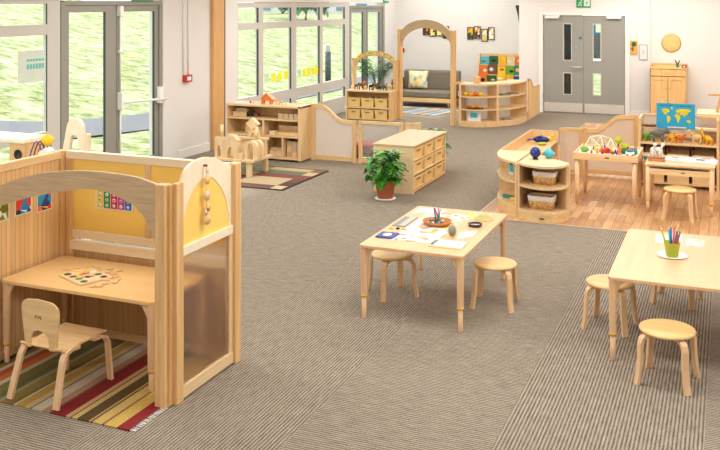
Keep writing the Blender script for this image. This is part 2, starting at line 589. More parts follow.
struct('wall_right', MB().box(5.0, 5.2, -3.0, 19.6, 0, 3.2), 'wall')
struct('wall_front', MB().box(WX - 0.2, 5.2, -3.2, -3.0, 0, 3.2), 'wall')
struct('baseboard_back', MB().box(-1.96, -1.5, 19.282, 19.3, 0, 0.12, 0.004).box(-1.49, 5.0, 19.342, 19.36, 0, 0.12, 0.004).box(-4.22, -3.74, 19.282, 19.3, 0, 0.12, 0.004), 'skirt')
struct('trim_2', MB().box(WX, WX + 0.06, 12.27, 12.60, 0, 3.2, 0.004), 'post')
struct('trim_gap_shade', MB().box(WX, WX + 0.03, 12.615, 12.68, 0, 3.2), 'dark_strip')  # dark strip stands in for the shaded gap beside the wooden post


def window(nm, y_edges, z_rows, mull, frame_mat, x0, x1, dark_strip=0.02):
    """glazed screen in the left wall: y_edges = mullion centre lines, z_rows = rail centre lines, mull widths"""
    fr = MB()
    z0, z1 = z_rows[0][0], z_rows[-1][0]
    for (y, w) in y_edges:
        fr.box(x0, x1, y - w / 2, y + w / 2, z0, z1 + 0.05, 0.006)
    for (z, w) in z_rows:
        for (a, wa), (b, wb_) in zip(y_edges, y_edges[1:]):
            fr.box(x0 + 0.002, x1 - 0.002, a + wa / 2 - 0.01, b - wb_ / 2 + 0.01, z - w / 2, z + w / 2, 0.006)
    root = struct(nm, fr, frame_mat)
    gx = x1 - 0.02
    for (a, wa), (b, wb_) in zip(y_edges, y_edges[1:]):
        for (z, w), (zz, ww) in zip(z_rows, z_rows[1:]):
            build('pane', MB().box(gx - 0.004, gx + 0.004, a + wa / 2 - 0.005, b - wb_ / 2 + 0.005, z + w / 2 - 0.005, zz - ww / 2 + 0.005), 'glass', root)
    if dark_strip:
        for (a, wa), (b, wb_) in zip(y_edges, y_edges[1:]):
            for (z, w), (zz, ww) in zip(z_rows, z_rows[1:]):
                build('dark_strip', MB().box(gx + 0.005, x1 - 0.001, b - wb_ / 2 - dark_strip, b - wb_ / 2 - 0.001, z + w / 2, zz - ww / 2), 'dark_strip', root)  # dark strip stands in for the frame's dark outer side
    return root


window('window_1', [(4.65, 0.1), (6.65, 0.2), (8.71, 0.23)], [(0.06, 0.12), (0.74, 0.10), (2.035, 0.13), (2.385, 0.07)], None, 'alulight', WX - 0.085, WX - 0.02, 0.008)
window('window_2', [(13.16, 0.05), (13.98, 0.17), (15.28, 0.22), (16.52, 0.15), (17.86, 0.26)], [(0.17, 0.34), (0.635, 0.18), (1.955, 0.12), (2.32, 0.09)], None, 'alulight', WX - 0.085, WX - 0.02, 0.045)


def glazed_door(nm, leaves, frame_y, ztop, bar=None):
    fr = MB()
    x0, x1 = WX - 0.095, WX - 0.01
    for (a, b) in frame_y:
        fr.box(x0, x1, a, b, 0, ztop + 0.04, 0.005)
    fr.box(x0 + 0.002, x1 - 0.002, frame_y[0][1] - 0.01, frame_y[-1][0] + 0.01, ztop, ztop + 0.06, 0.004)
    root = struct(nm, fr, 'alu')
    for (a, b, s0, s1) in leaves:
        lf = MB()
        lf.box(x0 + 0.02, x1 - 0.02, a, a + s0, 0.01, ztop, 0.005)
        lf.box(x0 + 0.02, x1 - 0.02, b - s1, b, 0.01, ztop, 0.005)
        lf.box(x0 + 0.022, x1 - 0.022, a + s0 - 0.01, b - s1 + 0.01, ztop - 0.09, ztop, 0.005)
        lf.box(x0 + 0.022, x1 - 0.022, a + s0 - 0.01, b - s1 + 0.01, 0.01, 0.16, 0.005)
        l_ = build('door_leaf', lf, 'alu', root)
        build('pane', MB().box(WX - 0.060, WX - 0.052, a + s0 - 0.004, b - s1 + 0.004, 0.155, ztop - 0.085), 'glass', l_)
        build('dark_strip', MB().box(WX - 0.050, x1 - 0.021, b - s1 - 0.022, b - s1 - 0.001, 0.16, ztop - 0.09), 'dark_strip', l_)
    return root


d1 = glazed_door('door_1', [(8.905, 9.93, 0.09, 0.22), (9.96, 10.90, 0.07, 0.09)], [(8.83, 8.90), (10.905, 10.975)], 2.33)
pb = MB()
pb.tube([(WX + 0.05, 9.99, 1.0), (WX + 0.06, 10.3, 0.99), (WX + 0.06, 10.98, 0.955)], 0.018)
pb.box(WX - 0.03, WX + 0.05, 9.955, 10.02, 0.90, 1.14, 0.01).box(WX - 0.03, WX + 0.05, 10.86, 10.93, 0.90, 1.14, 0.01)
pb.tube([(WX + 0.0, 9.985, 1.1), (WX + 0.0, 9.985, 2.3)], 0.011).tube([(WX + 0.0, 9.985, 0.05), (WX + 0.0, 9.985, 0.95)], 0.011)
pb.box(WX - 0.03, WX + 0.03, 9.95, 10.02, 2.18, 2.32, 0.006).box(WX - 0.02, WX + 0.02, 9.95, 10.02, 1.68, 1.71, 0.004)
build('panic_bar', pb, 'white', d1)
glazed_door('door_2', [(18.06, 18.98, 0.07, 0.18), (19.03, 19.99, 0.07, 0.16)], [(17.99, 18.05), (20.0, 20.11)], 2.24)

# double grey door in the back wall
dr = MB()
dr.box(-3.80, -3.705, 19.26, 19.34, 0, 2.16, 0.006).box(-1.995, -1.90, 19.26, 19.34, 0, 2.16, 0.006).box(-3.706, -1.994, 19.262, 19.338, 2.095, 2.158, 0.006)
d3 = struct('door_3', dr, 'skirt')


def leaf_with_panels(xa, xb, wx0, wx1):
    m = MB()
    y0, y1 = 19.29, 19.335
    rows = [(0.012, 0.41), (0.86, 1.14), (1.91, 2.09)]
    m.box(xa, wx0, y0, y1, 0.012, 2.09); m.box(wx1, xb, y0, y1, 0.012, 2.09)
    for (a, b) in rows: m.box(wx0 - 0.001, wx1 + 0.001, y0 + 0.0005, y1 - 0.0005, a, b)
    l_ = build('door_leaf', m, 'doorgrey', d3)
    for (a, b) in ((0.41, 0.86), (1.14, 1.91)):
        f = MB()
        for q in ((wx0 - 0.015, wx0 + 0.004), (wx1 - 0.004, wx1 + 0.015)): f.box(q[0], q[1], y0 - 0.006, y0, a - 0.015, b + 0.015)
        f.box(wx0, wx1, y0 - 0.006, y0, a - 0.015, a + 0.004).box(wx0, wx1, y0 - 0.006, y0, b - 0.004, b + 0.015)
        build('vision_panel_frame', f, 'alulight', l_)
        build('pane', MB().box(wx0, wx1, 19.308, 19.314, a, b), 'glass', l_)
    build('kick_plate', MB().box(xa + 0.02, xb - 0.02, y0 - 0.004, y0, 0.03, 0.225), 'steel', l_)
    build('hinge', MB().box(xa - 0.01 if xa < -3 else xb - 0.01, (xa if xa < -3 else xb) + 0.012, y0 - 0.012, y0, 1.55, 1.66).box(xa - 0.01 if xa < -3 else xb - 0.01, (xa if xa < -3 else xb) + 0.012, y0 - 0.012, y0, 0.32, 0.42), 'alu', l_)
    return l_


lA = leaf_with_panels(-3.70, -2.852, -3.265, -3.105)
lB = leaf_with_panels(-2.848, -2.00, -2.645, -2.495)
build('door_closer', MB().box(-3.66, -3.36, 19.22, 19.288, 2.03, 2.09, 0.006).box(-3.38, -3.35, 19.24, 19.26, 2.06, 2.10), 'white', d3)
build('door_closer', MB().box(-2.37, -2.07, 19.22, 19.288, 2.03, 2.09, 0.006), 'white', d3)
build('door_handle', MB().tube([(-2.87, 19.24, 0.995), (-3.09, 19.24, 0.995)], 0.012).tube([(-2.88, 19.24, 0.995), (-2.88, 19.29, 0.995)], 0.012), 'steel', lA)
build('round_sign', MB().lathe([(0, 0.003), (0.035, 0.003), (0.035, 0)], mat=Matrix.Translation((-2.91, 19.289, 1.62)) @ Matrix.Rotation(PI / 2, 4, 'X')), flat('sign_blue', (40, 140, 190), 0.4), lA)
build('small_notice', MB().box(-3.02, -2.98, 19.286, 19.29, 1.40, 1.44), flat('notice_blue', (150, 185, 195), 0.5), lA)
build('poster', MB().box(-2.65, -2.60, 19.300, 19.306, 1.66, 1.90).box(-2.60, -2.50, 19.300, 19.306, 1.70, 1.74), flat('poster_blue', (30, 130, 170), 0.5), lB)

# outdoors: sloping meadow, path, lamp post, pale houses on the crest
def ground_h(x, y):
    d = max(0.0, -(x + 10.5))
    cap = 4.6 if y < 27 else (1.72 if y > 36 else lerp(4.6, 1.72, (y - 27) / 9.0))
    h = 0.155 * d
    return -0.06 + (h if h < cap else cap + 0.001 * (h - cap)) + 0.05 * math.sin(x * 0.7 + y * 0.5) * min(1, d / 3)


g = MB()
xs = [-7.95, -8.6, -9.5, -10.5] + [-10.5 - 1.6 * k for k in range(1, 44)]
ys = [-6 + 2.4 * k for k in range(0, 48)]
grid = [[g.bm.verts.new((x, y, ground_h(x, y))) for y in ys] for x in xs]
for i in range(len(xs) - 1):
    for j in range(len(ys) - 1):
        f = g.bm.faces.new([grid[i][j], grid[i + 1][j], grid[i + 1][j + 1], grid[i][j + 1]]); f.smooth = True
ga = build('lawn', g, grass())
tag(ga, 'pale green grassy slope outside the windows', 'grass', None, 'stuff')
gp = MB()
pth = [(-13.6, 10.2), (-11.9, 13.0), (-11.3, 14.6), (-11.1, 16.4), (-10.9, 20.0), (-10.8, 34.0)]
pin = [(-12.0, 9.5), (-10.7, 12.4), (-10.2, 14.0), (-10.05, 16.0), (-10.0, 20.0), (-9.9, 34.0)]
va = [gp.bm.verts.new((x, y, ground_h(x, y) + 0.02)) for x, y in pth]
vb = [gp.bm.verts.new((x, y, ground_h(x, y) + 0.02)) for x, y in pin]
for i in range(len(va) - 1): gp.bm.faces.new([va[i], va[i + 1], vb[i + 1], vb[i]])
tag(build('path', gp, 'path'), 'grey concrete path curving past the glazed doors outside', 'path', None, 'structure')
struct('ground', MB().box(-4.6, 8, 24, 60, -0.2, -0.1), grass())
lp = thing('bollard_lamp', 'dark bollard lamp standing on the grass slope outside the far windows', 'lamp', (-10.6, 23.2, 0.04))
part('post', MB().tube([(0, 0, -0.1), (0, 0, 0.92)], 0.085, 14), 'dark_strip', lp)
part('lamp_head', MB().lathe([(0.06, 0.92), (0.06, 1.08), (0.09, 1.09), (0.09, 1.13), (0, 1.15)]), 'alulight', lp)
hz = thing('house', 'pale house with dark windows on the crest beyond the far windows', 'building', (-27, 60, 1.6))
part('wall', MB().box(-5, 5, -3, 3, 0, 4.6), flat('pale_render', (205, 205, 205), 0.9), hz)
part('roof', MB().prism([(-5.4, 4.6), (5.4, 4.6), (0, 7.4)], -3.3, 3.3, 'y'), flat('slate_roof', (150, 155, 160), 0.9), hz)
for k in range(6):
    part('window', MB().box(-4.4 + 1.5 * k, -3.6 + 1.5 * k, -3.04, -2.98, 0.22, 0.72), 'slatewin', hz)
random.seed(4)
for k, (x, y, lab) in enumerate([(-20, 41, 'bushy tree on the crest, leftmost outside the far windows'), (-26, 50, 'slim tree on the crest beside the pale house'), (-19, 55, 'pale green tree on the crest, rightmost outside the far windows')]):
    t = thing('tree', lab, 'tree', (x, y, ground_h(x, y) - 0.05))
    part('trunk', MB().tube([(0, 0, 0), (0.05, 0, 0.6), (0, 0, 1.4)], 0.10, 8, 0.05), 'brown', t)
    cr_ = MB()
    for q in range(420):
        a, b_, r_ = random.uniform(0, 2 * PI), random.uniform(-0.5, 1), random.uniform(0.3, 1) ** 0.5
        p = (1.3 * r_ * math.cos(a) * math.cos(b_), 1.3 * r_ * math.sin(a) * math.cos(b_), 1.1 + 1.3 * r_ * math.sin(b_))
        cr_.leaf(p, (random.uniform(-1, 1), random.uniform(-1, 1), random.uniform(-.6, .8)), (0, 0.1, 1), 0.42, 0.3)
    part('crown', cr_, 'leafdark', t)
# dark wall added so the left panes of the grey door look dark
struct('wall_dark_backing', MB().box(-4.09, -2.98, 19.9, 20.0, 0, 2.6), flat('dark_pane_backing', (70, 78, 78), 0.9))

gf = thing('garden_fence', 'dark fence outside, seen through the right pane of the grey door', 'fence', (-3.9, 28.0, -0.1))
part('rail_board', MB().box(-2.5, 3.5, -0.03, 0.03, 0.75, 1.55, 0.01), 'dark_strip', gf)
for q in range(4): part('post', MB().box(-2.4 + 1.9 * q, -2.3 + 1.9 * q, 0.03, 0.13, 0, 1.6), 'dark_strip', gf)

# ================================================================== WALL FITTINGS
cp = thing('fire_call_point', 'red fire call point on the white wall left of the wooden post', 'alarm', (WX, 11.58, 1.205))
part('housing', MB().box(0, 0.05, -0.10, 0.10, -0.055, 0.055, 0.008), 'red', cp)
part('glass_plate', MB().box(0.048, 0.053, -0.045, 0.06, -0.03, 0.03), 'white', cp)
solo('conduit', MB().tube([(0, 0, 0), (0, 0, 1.9)], 0.012), 'white', 'thin white cable conduit rising from the red call point', 'conduit', (WX + 0.013, 11.49, 1.26))
solo('conduit', MB().tube([(0, 0, 0), (0, 0, 1.9)], 0.012), 'white', 'thin white cable conduit on the wall beyond the call point', 'conduit', (WX + 0.013, 11.62, 1.26))


def exitsign(label, loc, w, h, rz):
    t = thing('exit_sign', label, 'sign', loc, rz)
    part('panel', MB().box(-w / 2, w / 2, -0.012, 0, -h / 2, h / 2, 0.003), 'signgreen', t)
    mk = MB()
    mk.box(0.03 * w, 0.44 * w, -0.014, -0.012, -0.34 * h, 0.34 * h)
    part('doorway_symbol', mk, 'paper', t)
    m = MB()  # running figure
    m.ball((-0.16 * w, -0.014, 0.22 * h), 0.08 * h, 1, 0.3, 1)
    m.ribbon([(-0.18 * w, -0.014, 0.1 * h), (-0.24 * w, -0.014, -0.1 * h)], 0.004, 0.08 * w, (0, 1, 0))
    m.ribbon([(-0.24 * w, -0.014, -0.1 * h), (-0.14 * w, -0.014, -0.18 * h), (-0.16 * w, -0.014, -0.36 * h)], 0.004, 0.05 * w, (0, 1, 0))
    m.ribbon([(-0.24 * w, -0.014, -0.1 * h), (-0.3 * w, -0.014, -0.24 * h), (-0.4 * w, -0.014, -0.24 * h)], 0.004, 0.05 * w, (0, 1, 0))
    m.ribbon([(-0.34 * w, -0.014, 0.0), (-0.2 * w, -0.014, 0.1 * h), (-0.08 * w, -0.014, 0.0)], 0.004, 0.04 * w, (0, 1, 0))
    part('running_figure', m, 'paper', t)
    ar = MB().prism([(0.16 * w, 0.1 * h), (0.3 * w, 0.1 * h), (0.23 * w, -0.2 * h)], -0.0155, -0.014, 'y')
    part('arrow', ar, 'signgreen', t)
    return t


exitsign('green exit sign on the wall above the grey double door', (-2.85, 19.298, 2.36), 0.30, 0.20, 0)
exitsign('green exit sign over the far glazed doors', (WX + 0.014, 20.15, 2.47), 0.36, 0.20, PI / 2)
exitsign('green exit sign over the near glazed doors on the left', (WX + 0.014, 10.45, 2.51), 0.5, 0.24, PI / 2)

pf = thing('picture', 'small gold picture of a tree beside the grey door', 'picture', (-1.84, 19.298, 1.435))
part('canvas', MB().box(-0.09, 0.09, -0.02, 0, -0.14, 0.14, 0.003), flat('ochre_canvas', (218, 172, 84), 0.8), pf)
part('painted_tree', MB().ball((0.02, -0.021, 0.07), 0.05, 1, 0.1, 1).box(-0.01, 0.012, -0.0235, -0.02, -0.08, 0.05), 'dkgreen', pf)
part('painted_figure', MB().ball((-0.02, -0.021, -0.03), 0.022, 1, 0.15, 1.3), 'red', pf)
pf = thing('picture', 'thin-framed pale sketch beside the wall seam near the cabinet', 'picture', (-1.635, 19.298, 1.34))
part('sheet', MB().box(-0.075, 0.075, -0.008, 0, -0.15, 0.15), 'paper', pf)
fr = MB(); fr.box(-0.085, -0.073, -0.014, 0, -0.16, 0.16).box(0.073, 0.085, -0.014, 0, -0.16, 0.16).box(-0.075, 0.075, -0.014, 0, 0.148, 0.16).box(-0.075, 0.075, -0.014, 0, -0.16, -0.148)
part('frame', fr, flat('lilac_grey_frame', (168, 160, 176), 0.5), pf)
part('sketch', MB().tube([(-0.02, -0.009, -0.04), (0.0, -0.009, 0.04), (0.025, -0.009, 0.0), (0.0, -0.009, -0.03)], 0.0025, 4), 'grey', pf)
dsc = thing('woven_disc', 'round woven straw disc hanging above the pine cabinet', 'wall decoration', (-1.09, 19.355, 1.535))
MX = Matrix.Rotation(PI / 2, 4, 'X')
part('mat', MB().lathe([(0, 0.02), (0.08, 0.024), (0.16, 0.016), (0.195, 0.0)], seg=40, mat=MX), flat('straw', (224, 200, 132), 0.9, 0, 0.12), dsc)
rr = MB()
for r_ in (0.05, 0.09, 0.13, 0.17):
    rr.tube([(r_ * math.cos(a), -0.022 + 0.04 * max(0, r_ - 0.09), r_ * math.sin(a)) for a in [2 * PI * k / 28 for k in range(29)]], 0.004, 5)
part('coil', rr, flat('straw_coil', (206, 178, 108), 0.9), dsc)

pics = [(-6.86, 1.72, 0), (-6.69, 1.69, 1), (-6.52, 1.70, 2), (-6.35, 1.65, 3), (-5.735, 1.63, 4), (-5.565, 1.65, 5), (-5.39, 1.59, 6), (-5.225, 1.63, 7)]
plab = ['leftmost, with a red picture', 'second from left, yellow and black', 'third from left, lime and yellow', 'rightmost, with a dark orange picture']
pcol = [[(200, 60, 40), (240, 150, 40), (90, 40, 30)], [(240, 200, 60), (60, 50, 30), (250, 230, 150)], [(220, 220, 60), (110, 150, 50), (250, 240, 140)], [(240, 160, 40), (60, 40, 30), (120, 60, 30)],
        [(240, 200, 40), (220, 150, 30), (50, 70, 40)], [(240, 150, 60), (250, 240, 200), (90, 60, 40)], [(250, 245, 235), (220, 220, 90), (235, 200, 120)], [(250, 245, 230), (240, 180, 90), (250, 250, 245)]]
plab2 = ['leftmost, with a yellow picture', 'second from the left, with an orange fish picture', 'third from the left, mostly white', 'rightmost, white with an orange spot']
for (x, z, k) in pics:
    lab = 'framed picture seen through the tall arch, ' + plab[k] if k < 4 else 'framed picture right of the tall arch, ' + plab2[k - 4]
    t = thing('framed_picture', lab, 'picture', (x, 20.798, z), 0, 'narrow framed pictures on the sofa wall')
    f = MB(); w, h = 0.078, 0.15
    f.box(-w, -w + 0.018, -0.02, 0, -h, h).box(w - 0.018, w, -0.02, 0, -h, h).box(-w + 0.018, w - 0.018, -0.02, 0, h - 0.018, h).box(-w + 0.018, w - 0.018, -0.02, 0, -h, -h + 0.018)
    part('frame', f, 'black', t)
    part('print', MB().box(-w + 0.018, w - 0.018, -0.010, -0.002, -h + 0.018, h - 0.018), patchy('art_print_%d' % k, pcol[k], 16, 0.7), t)
solo('fire_call_point', MB().box(-0.06, 0.06, -0.04, 0, -0.055, 0.055, 0.008), 'red', 'small red fire call point on the wall behind the tall arch', 'alarm', (-7.48, 20.799, 1.19))
sp = thing('wall_speaker', 'black speaker on the wall corner near the ceiling, seen edge-on', 'speaker', (-4.235, 19.62, 2.07))
part('cabinet', MB().prism([(0, -0.20), (0, 0.24), (-0.12, 0.24), (-0.06, 0.0), (-0.03, -0.2)], -0.14, 0.14, 'y'), 'black', sp)
part('bracket', MB().box(-0.005, 0.0, -0.03, 0.03, -0.26, -0.2), 'grey', sp)

# window stickers
for k in range(9):
    y = [14.22, 14.47, 14.72, 14.97, 15.55, 15.76, 15.96, 16.16, 16.34][k]
    z = 1.0 - 0.006 * (k % 3)
    c = 'paper' if k in (0, 4) else 'yellow'
    lab = ['pale card, first from the left on the far windows', 'yellow card second from the left on the far windows', 'yellow card third from the left on the far windows', 'yellow card just left of the window post',
           'pale greenish card just right of the window post', 'yellow card fifth after the first on the far windows', 'yellow card third from the right on the far windows', 'yellow card second from the right on the far windows', 'yellow card rightmost on the far windows'][k]
    mt = flat('window_card_%d' % k, (205, 238, 205) if k in (0, 4) else (246, 246, 60), 0.7)
    solo('window_card', MB().box(-0.001, 0.002, -0.085, 0.085, -0.075, 0.075), mt, lab, 'card', (WX - 0.036, y, z), 0, 'paper cards stuck to the far windows')
nt = thing('window_notice', 'white notice with teal lettering stuck inside the near left window', 'notice', (WX - 0.034, 8.38, 1.63))
part('sheet', MB().box(0, 0.003, -0.26, 0.16, -0.22, 0.16), flat('notice_white', (214, 222, 210), 0.7), nt)
nm_ = MB()
for r_ in range(2):
    for c_ in range(6):
        nm_.box(0.003, 0.005, -0.12 + c_ * 0.05, -0.12 + c_ * 0.05 + 0.036, 0.03 - r_ * 0.09, 0.03 - r_ * 0.09 + (0.06 if r_ else 0.03))
part('lettering', nm_, flat('notice_teal', (110, 190, 180), 0.6), nt)


# ================================================================== FURNITURE KINDS
def arc(cx, cz, rx, rz, a0, a1, n=16):
    return [(cx + rx * math.cos(R(lerp(a0, a1, k / n))), cz + rz * math.sin(R(lerp(a0, a1, k / n)))) for k in range(n + 1)]


def make_stool(label, loc, rz):
    t = thing('stool', label, 'stool', loc, rz, 'round children\'s stools')
    part('seat', MB().lathe([(0, 0.308), (0.150, 0.308), (0.166, 0.313), (0.171, 0.322), (0.166, 0.331), (0.155, 0.334), (0, 0.334)], seg=40), 'seat', t)
    for k in range(4):
        a = R(45 + 90 * k)
        d = Vector((math.cos(a), math.sin(a), 0)); s = Vector((-math.sin(a), math.cos(a), 0))
        pr = [(0.07, 0.298), (0.13, 0.298), (0.160, 0.293), (0.178, 0.278), (0.186, 0.252), (0.190, 0.15), (0.200, 0.07), (0.214, 0.0)]
        part('leg', MB().ribbon([d * r_ + Vector((0, 0, z)) for r_, z in pr], 0.042, 0.020, s), 'leg', t)
    return t


def make_table(name, label, loc, w, d, h, topmat, legmat='leg', lower=0.17, group=None, ring=True):
    """loc = centre on the floor"""
    t = thing(name, label, 'table', loc, 0, group)
    hw, hd = w / 2, d / 2
    c = 0.03
    pts = []
    for (sx, sy, a0) in ((1, 1, 0), (-1, 1, 90), (-1, -1, 180), (1, -1, 270)):
        for q in range(5):
            a = R(a0 + 22.5 * q)
            pts.append((sx * (hw - c) + c * math.cos(a), sy * (hd - c) + c * math.sin(a)))
    part('table_top', MB().prism(pts, h - 0.024, h, 'z', bev=0.003), topmat, t)
    ap = MB()
    for sx in (-1, 1): ap.box(sx * (hw - 0.07) - 0.012, sx * (hw - 0.07) + 0.012, -hd + 0.10, hd - 0.10, h - 0.045, h - 0.024)
    part('apron', ap, 'by', t)
    for sx in (-1, 1):
        for sy in (-1, 1):
            x, y = sx * (hw - 0.032), sy * (hd - 0.032)
            lg = MB().lathe([(0.023, lower), (0.024, lower + 0.01), (0.027, h - 0.03), (0.027, h - 0.024)], (x, y, 0), 20)
            for bx, by in ((-sx, 0), (0, -sy)):      # curved corner brackets
                lg.prism([(0.0, 0.0), (0.085, 0.0), (0.04, -0.02), (0.012, -0.075), (0, -0.075)], -0.011, 0.011, 'y',
                         mat=Matrix.Translation((x, y, h - 0.024)) @ Matrix.Rotation(math.atan2(by, bx), 4, 'Z') @ Matrix.Translation((0.018, 0, 0)))
            L_ = part('leg', lg, legmat, t)
            part('leg_foot', MB().lathe([(0.015, 0.0), (0.017, 0.004), (0.018, lower)], (x, y, 0), 20), legmat, L_)
            if ring: part('height_ring', MB().lathe([(0.0255, lower - 0.005), (0.0255, lower + 0.009)], (x, y, 0), 20), 'yring', L_, 'yellow ring')
    return t


def make_bin(label, loc, w, d, h, rz=0.0, group=None, mat='binm'):
    """open bin, front towards -y, loc at centre of its bottom"""
    t = thing('storage_bin', label, 'bin', loc, rz, group)
    m = MB()
    b, tp = 0.88, 1.0
    th = 0.008
    ow = [(-w / 2, -d / 2), (w / 2, -d / 2), (w / 2, d / 2), (-w / 2, d / 2)]
    def ring(s, z, ins=0): return [m.bm.verts.new(((x - math.copysign(ins, x)) * s, (y - math.copysign(ins, y)) * s, z)) for x, y in ow]
    r0, r1, r2, r3 = ring(b, 0), ring(tp, h), ring(tp, h, th), ring(b, th, th)
    for A, B in ((r0, r1), (r1, r2), (r2, r3)):
        for k in range(4): m.bm.faces.new([A[k], A[(k + 1) % 4], B[(k + 1) % 4], B[k]])
    m.bm.faces.new(r0); m.bm.faces.new(r3)
    bmesh.ops.recalc_face_normals(m.bm, faces=m.bm.faces[:])
    part('body', m, mat, t)
    part('rim', MB().box(-w / 2 - 0.003, w / 2 + 0.003, -d / 2 - 0.008, -d / 2 + 0.002, h - 0.018, h), mat, t)
    part('label_slot', MB().box(-w * 0.16, w * 0.16, -d / 2 * 0.97 - 0.004, -d / 2 * 0.97 + 0.004, h * 0.62, h * 0.74), flat('label_slot_brown', (150, 104, 62), 0.6) if 'slot' not in M else M['slot'], t)
    return t


M['slot'] = flat('bin_label_slot', (150, 104, 62), 0.6)


def plant(name, label, loc, pot_r, pot_h, h0, h1, rad, n, L_, w, seed, mat='leaf'):
    t = thing(name, label, 'plant', loc)
    random.seed(seed)
    p = part('pot', MB().lathe([(pot_r * 0.72, 0.012), (pot_r * 0.92, pot_h * 0.78), (pot_r, pot_h * 0.80), (pot_r, pot_h), (pot_r * 0.9, pot_h), (pot_r * 0.86, pot_h * 0.86), (0, pot_h * 0.86)], seg=28), 'terra', t)
    part('saucer', MB().lathe([(pot_r * 0.9, 0.0), (pot_r * 1.02, 0.014), (pot_r * 0.98, 0.018), (0, 0.012)], seg=28), 'white', t)
    part('soil', MB().lathe([(0, pot_h * 0.9), (pot_r * 0.87, pot_h * 0.88)]), 'soil', t)
    st = MB()
    lf = MB()
    for k in range(n):
        a = random.uniform(0, 2 * PI); q = random.random()
        z = lerp(h0, h1, random.random() ** 0.85)
        zz = (z - h0) / (h1 - h0)
        rmax = rad * math.sin(PI * min(0.93, 0.18 + 0.72 * zz)) ** 0.8
        r_ = rmax * random.uniform(0.25, 0.85)
        tip = Vector((r_ * math.cos(a), r_ * math.sin(a), z))
        if k % 4 == 0:
            st.tube([(0.02 * math.cos(a), 0.02 * math.sin(a), pot_h * 0.85), (tip.x * 0.4, tip.y * 0.4, lerp(pot_h, z, 0.6)), tuple(tip)], 0.005, 5, 0.003)
        d = Vector((math.cos(a + random.uniform(-.8, .8)), math.sin(a + random.uniform(-.8, .8)), random.uniform(-0.55, 0.6)))
        lf.leaf(tip, d, (0.1, 0.05, 1), L_ * random.uniform(0.7, 1.15), w * random.uniform(0.75, 1.15))
    part('stem', st, 'dkgreen', t)
    part('foliage', lf, mat, t)
    return t


# ================================================================== CENTRE TABLE with two stools
MT = make_table('table', 'pale wooden rectangular table in the middle of the carpet, set with craft materials', (-2.15, 6.83, 0), 0.81, 1.38, 0.555, 'topw')
make_stool('round birch stool tucked under the left side of the centre table', (-2.52, 6.77, 0), R(45))
s0 = bpy.data.objects['stool']
dup(s0, (-1.69, 6.84, 0), R(4), 'round birch stool standing at the right side of the centre table')
dup(s0, (-0.80, 6.70, 0), R(-9), 'round birch stool half under the left end of the large right table')
dup(s0, (-0.354, 5.87, 0), R(-9), 'round birch stool nearest the camera, in front of the large right table')
dup(s0, (-0.381, 7.47, 0), R(-9), 'round birch stool behind the large right table, mostly hidden under its top')
dup(s0, (0.30, 6.62, 0), R(-9), 'round birch stool at the right edge of the photo, under the large table')
dup(s0, (-0.493, 10.33, 0), R(-7), 'round birch stool on the wooden floor in front of the reading table')

H = 0.5552
def quad(pts, z0, z1): return MB().prism(pts, z0, z1, 'z')
solo('paper_sheet', quad([(-2.385, 6.36), (-2.045, 6.37), (-2.03, 7.36), (-2.40, 7.28)], H, H + 0.002), patchy('drawn_paper', [(226, 224, 218), (228, 226, 220), (226, 225, 220), (230, 198, 60), (228, 228, 222), (227, 225, 216), (226, 150, 120), (226, 226, 222)], 24, 0.8),
     'large white paper with yellow and pink drawings spread across the centre table', 'paper')
solo('paper_sheet', quad([(-2.515, 7.235), (-2.503, 7.44), (-2.26, 7.44), (-2.28, 7.30), (-2.41, 7.30)], H, H + 0.002), 'paper', 'blank white paper at the back left of the centre table', 'paper')
solo('paper_sheet', quad([(-2.02, 7.15), (-2.05, 7.44), (-1.86, 7.46), (-1.86, 7.28)], H + 0.001, H + 0.003), patchy('yellow_drawing', [(226, 224, 214), (226, 200, 80), (226, 226, 222), (230, 214, 120)], 26, 0.8),
     'white paper with yellow drawing at the back of the centre table', 'paper')
nb = thing('notebook', 'grey-covered notebook lying at the left edge of the centre table', 'notebook', (-2.465, 6.92, H))
part('cover', MB().box(-0.055, 0.055, -0.165, 0.165, 0, 0.006, 0.001), flat('grey_cover', (150, 150, 146), 0.7), nb)
part('pages', MB().box(0.0, 0.052, -0.16, 0.16, 0.006, 0.010), flat('grey_pages', (196, 194, 190), 0.8), nb)
bk = thing('booklet', 'blue and white picture booklet at the near left corner of the centre table', 'booklet', (-2.443, 6.452, H))
part('cover', MB().box(-0.07, 0.07, -0.08, 0.08, 0, 0.012, 0.002), flat('booklet_blue', (44, 72, 150), 0.5), bk)
part('cover_picture', MB().lathe([(0, 0.0128), (0.036, 0.0128), (0.036, 0.012)], (0, 0, 0), 20, None, 1, 1.3), 'paper', bk)
for k, (x, y, c) in enumerate([(-2.490, 6.665, 'yellow'), (-2.44, 6.68, 'black'), (-2.385, 6.672, 'yring')]):
    solo('counter', MB().lathe([(0.015, 0), (0.017, 0.005), (0.012, 0.012), (0, 0.013)], seg=14), c, ['bright yellow counter beside the blue booklet', 'black counter between two yellow ones on the centre table', 'amber counter nearest the drawn paper'][k], 'counter', (x, y, H), 0, 'small counters beside the booklet')
tr = thing('wicker_tray', 'round wicker tray of loose parts in the middle of the centre table', 'tray', (-2.19, 6.93, H + 0.002))
part('bowl', MB().lathe([(0, 0.0), (0.085, 0.0), (0.112, 0.018), (0.118, 0.036), (0.110, 0.037), (0.098, 0.016), (0, 0.010)], seg=32), flat('brown_wicker', (190, 126, 72), 0.8, 0, 0.3), tr)
random.seed(11)
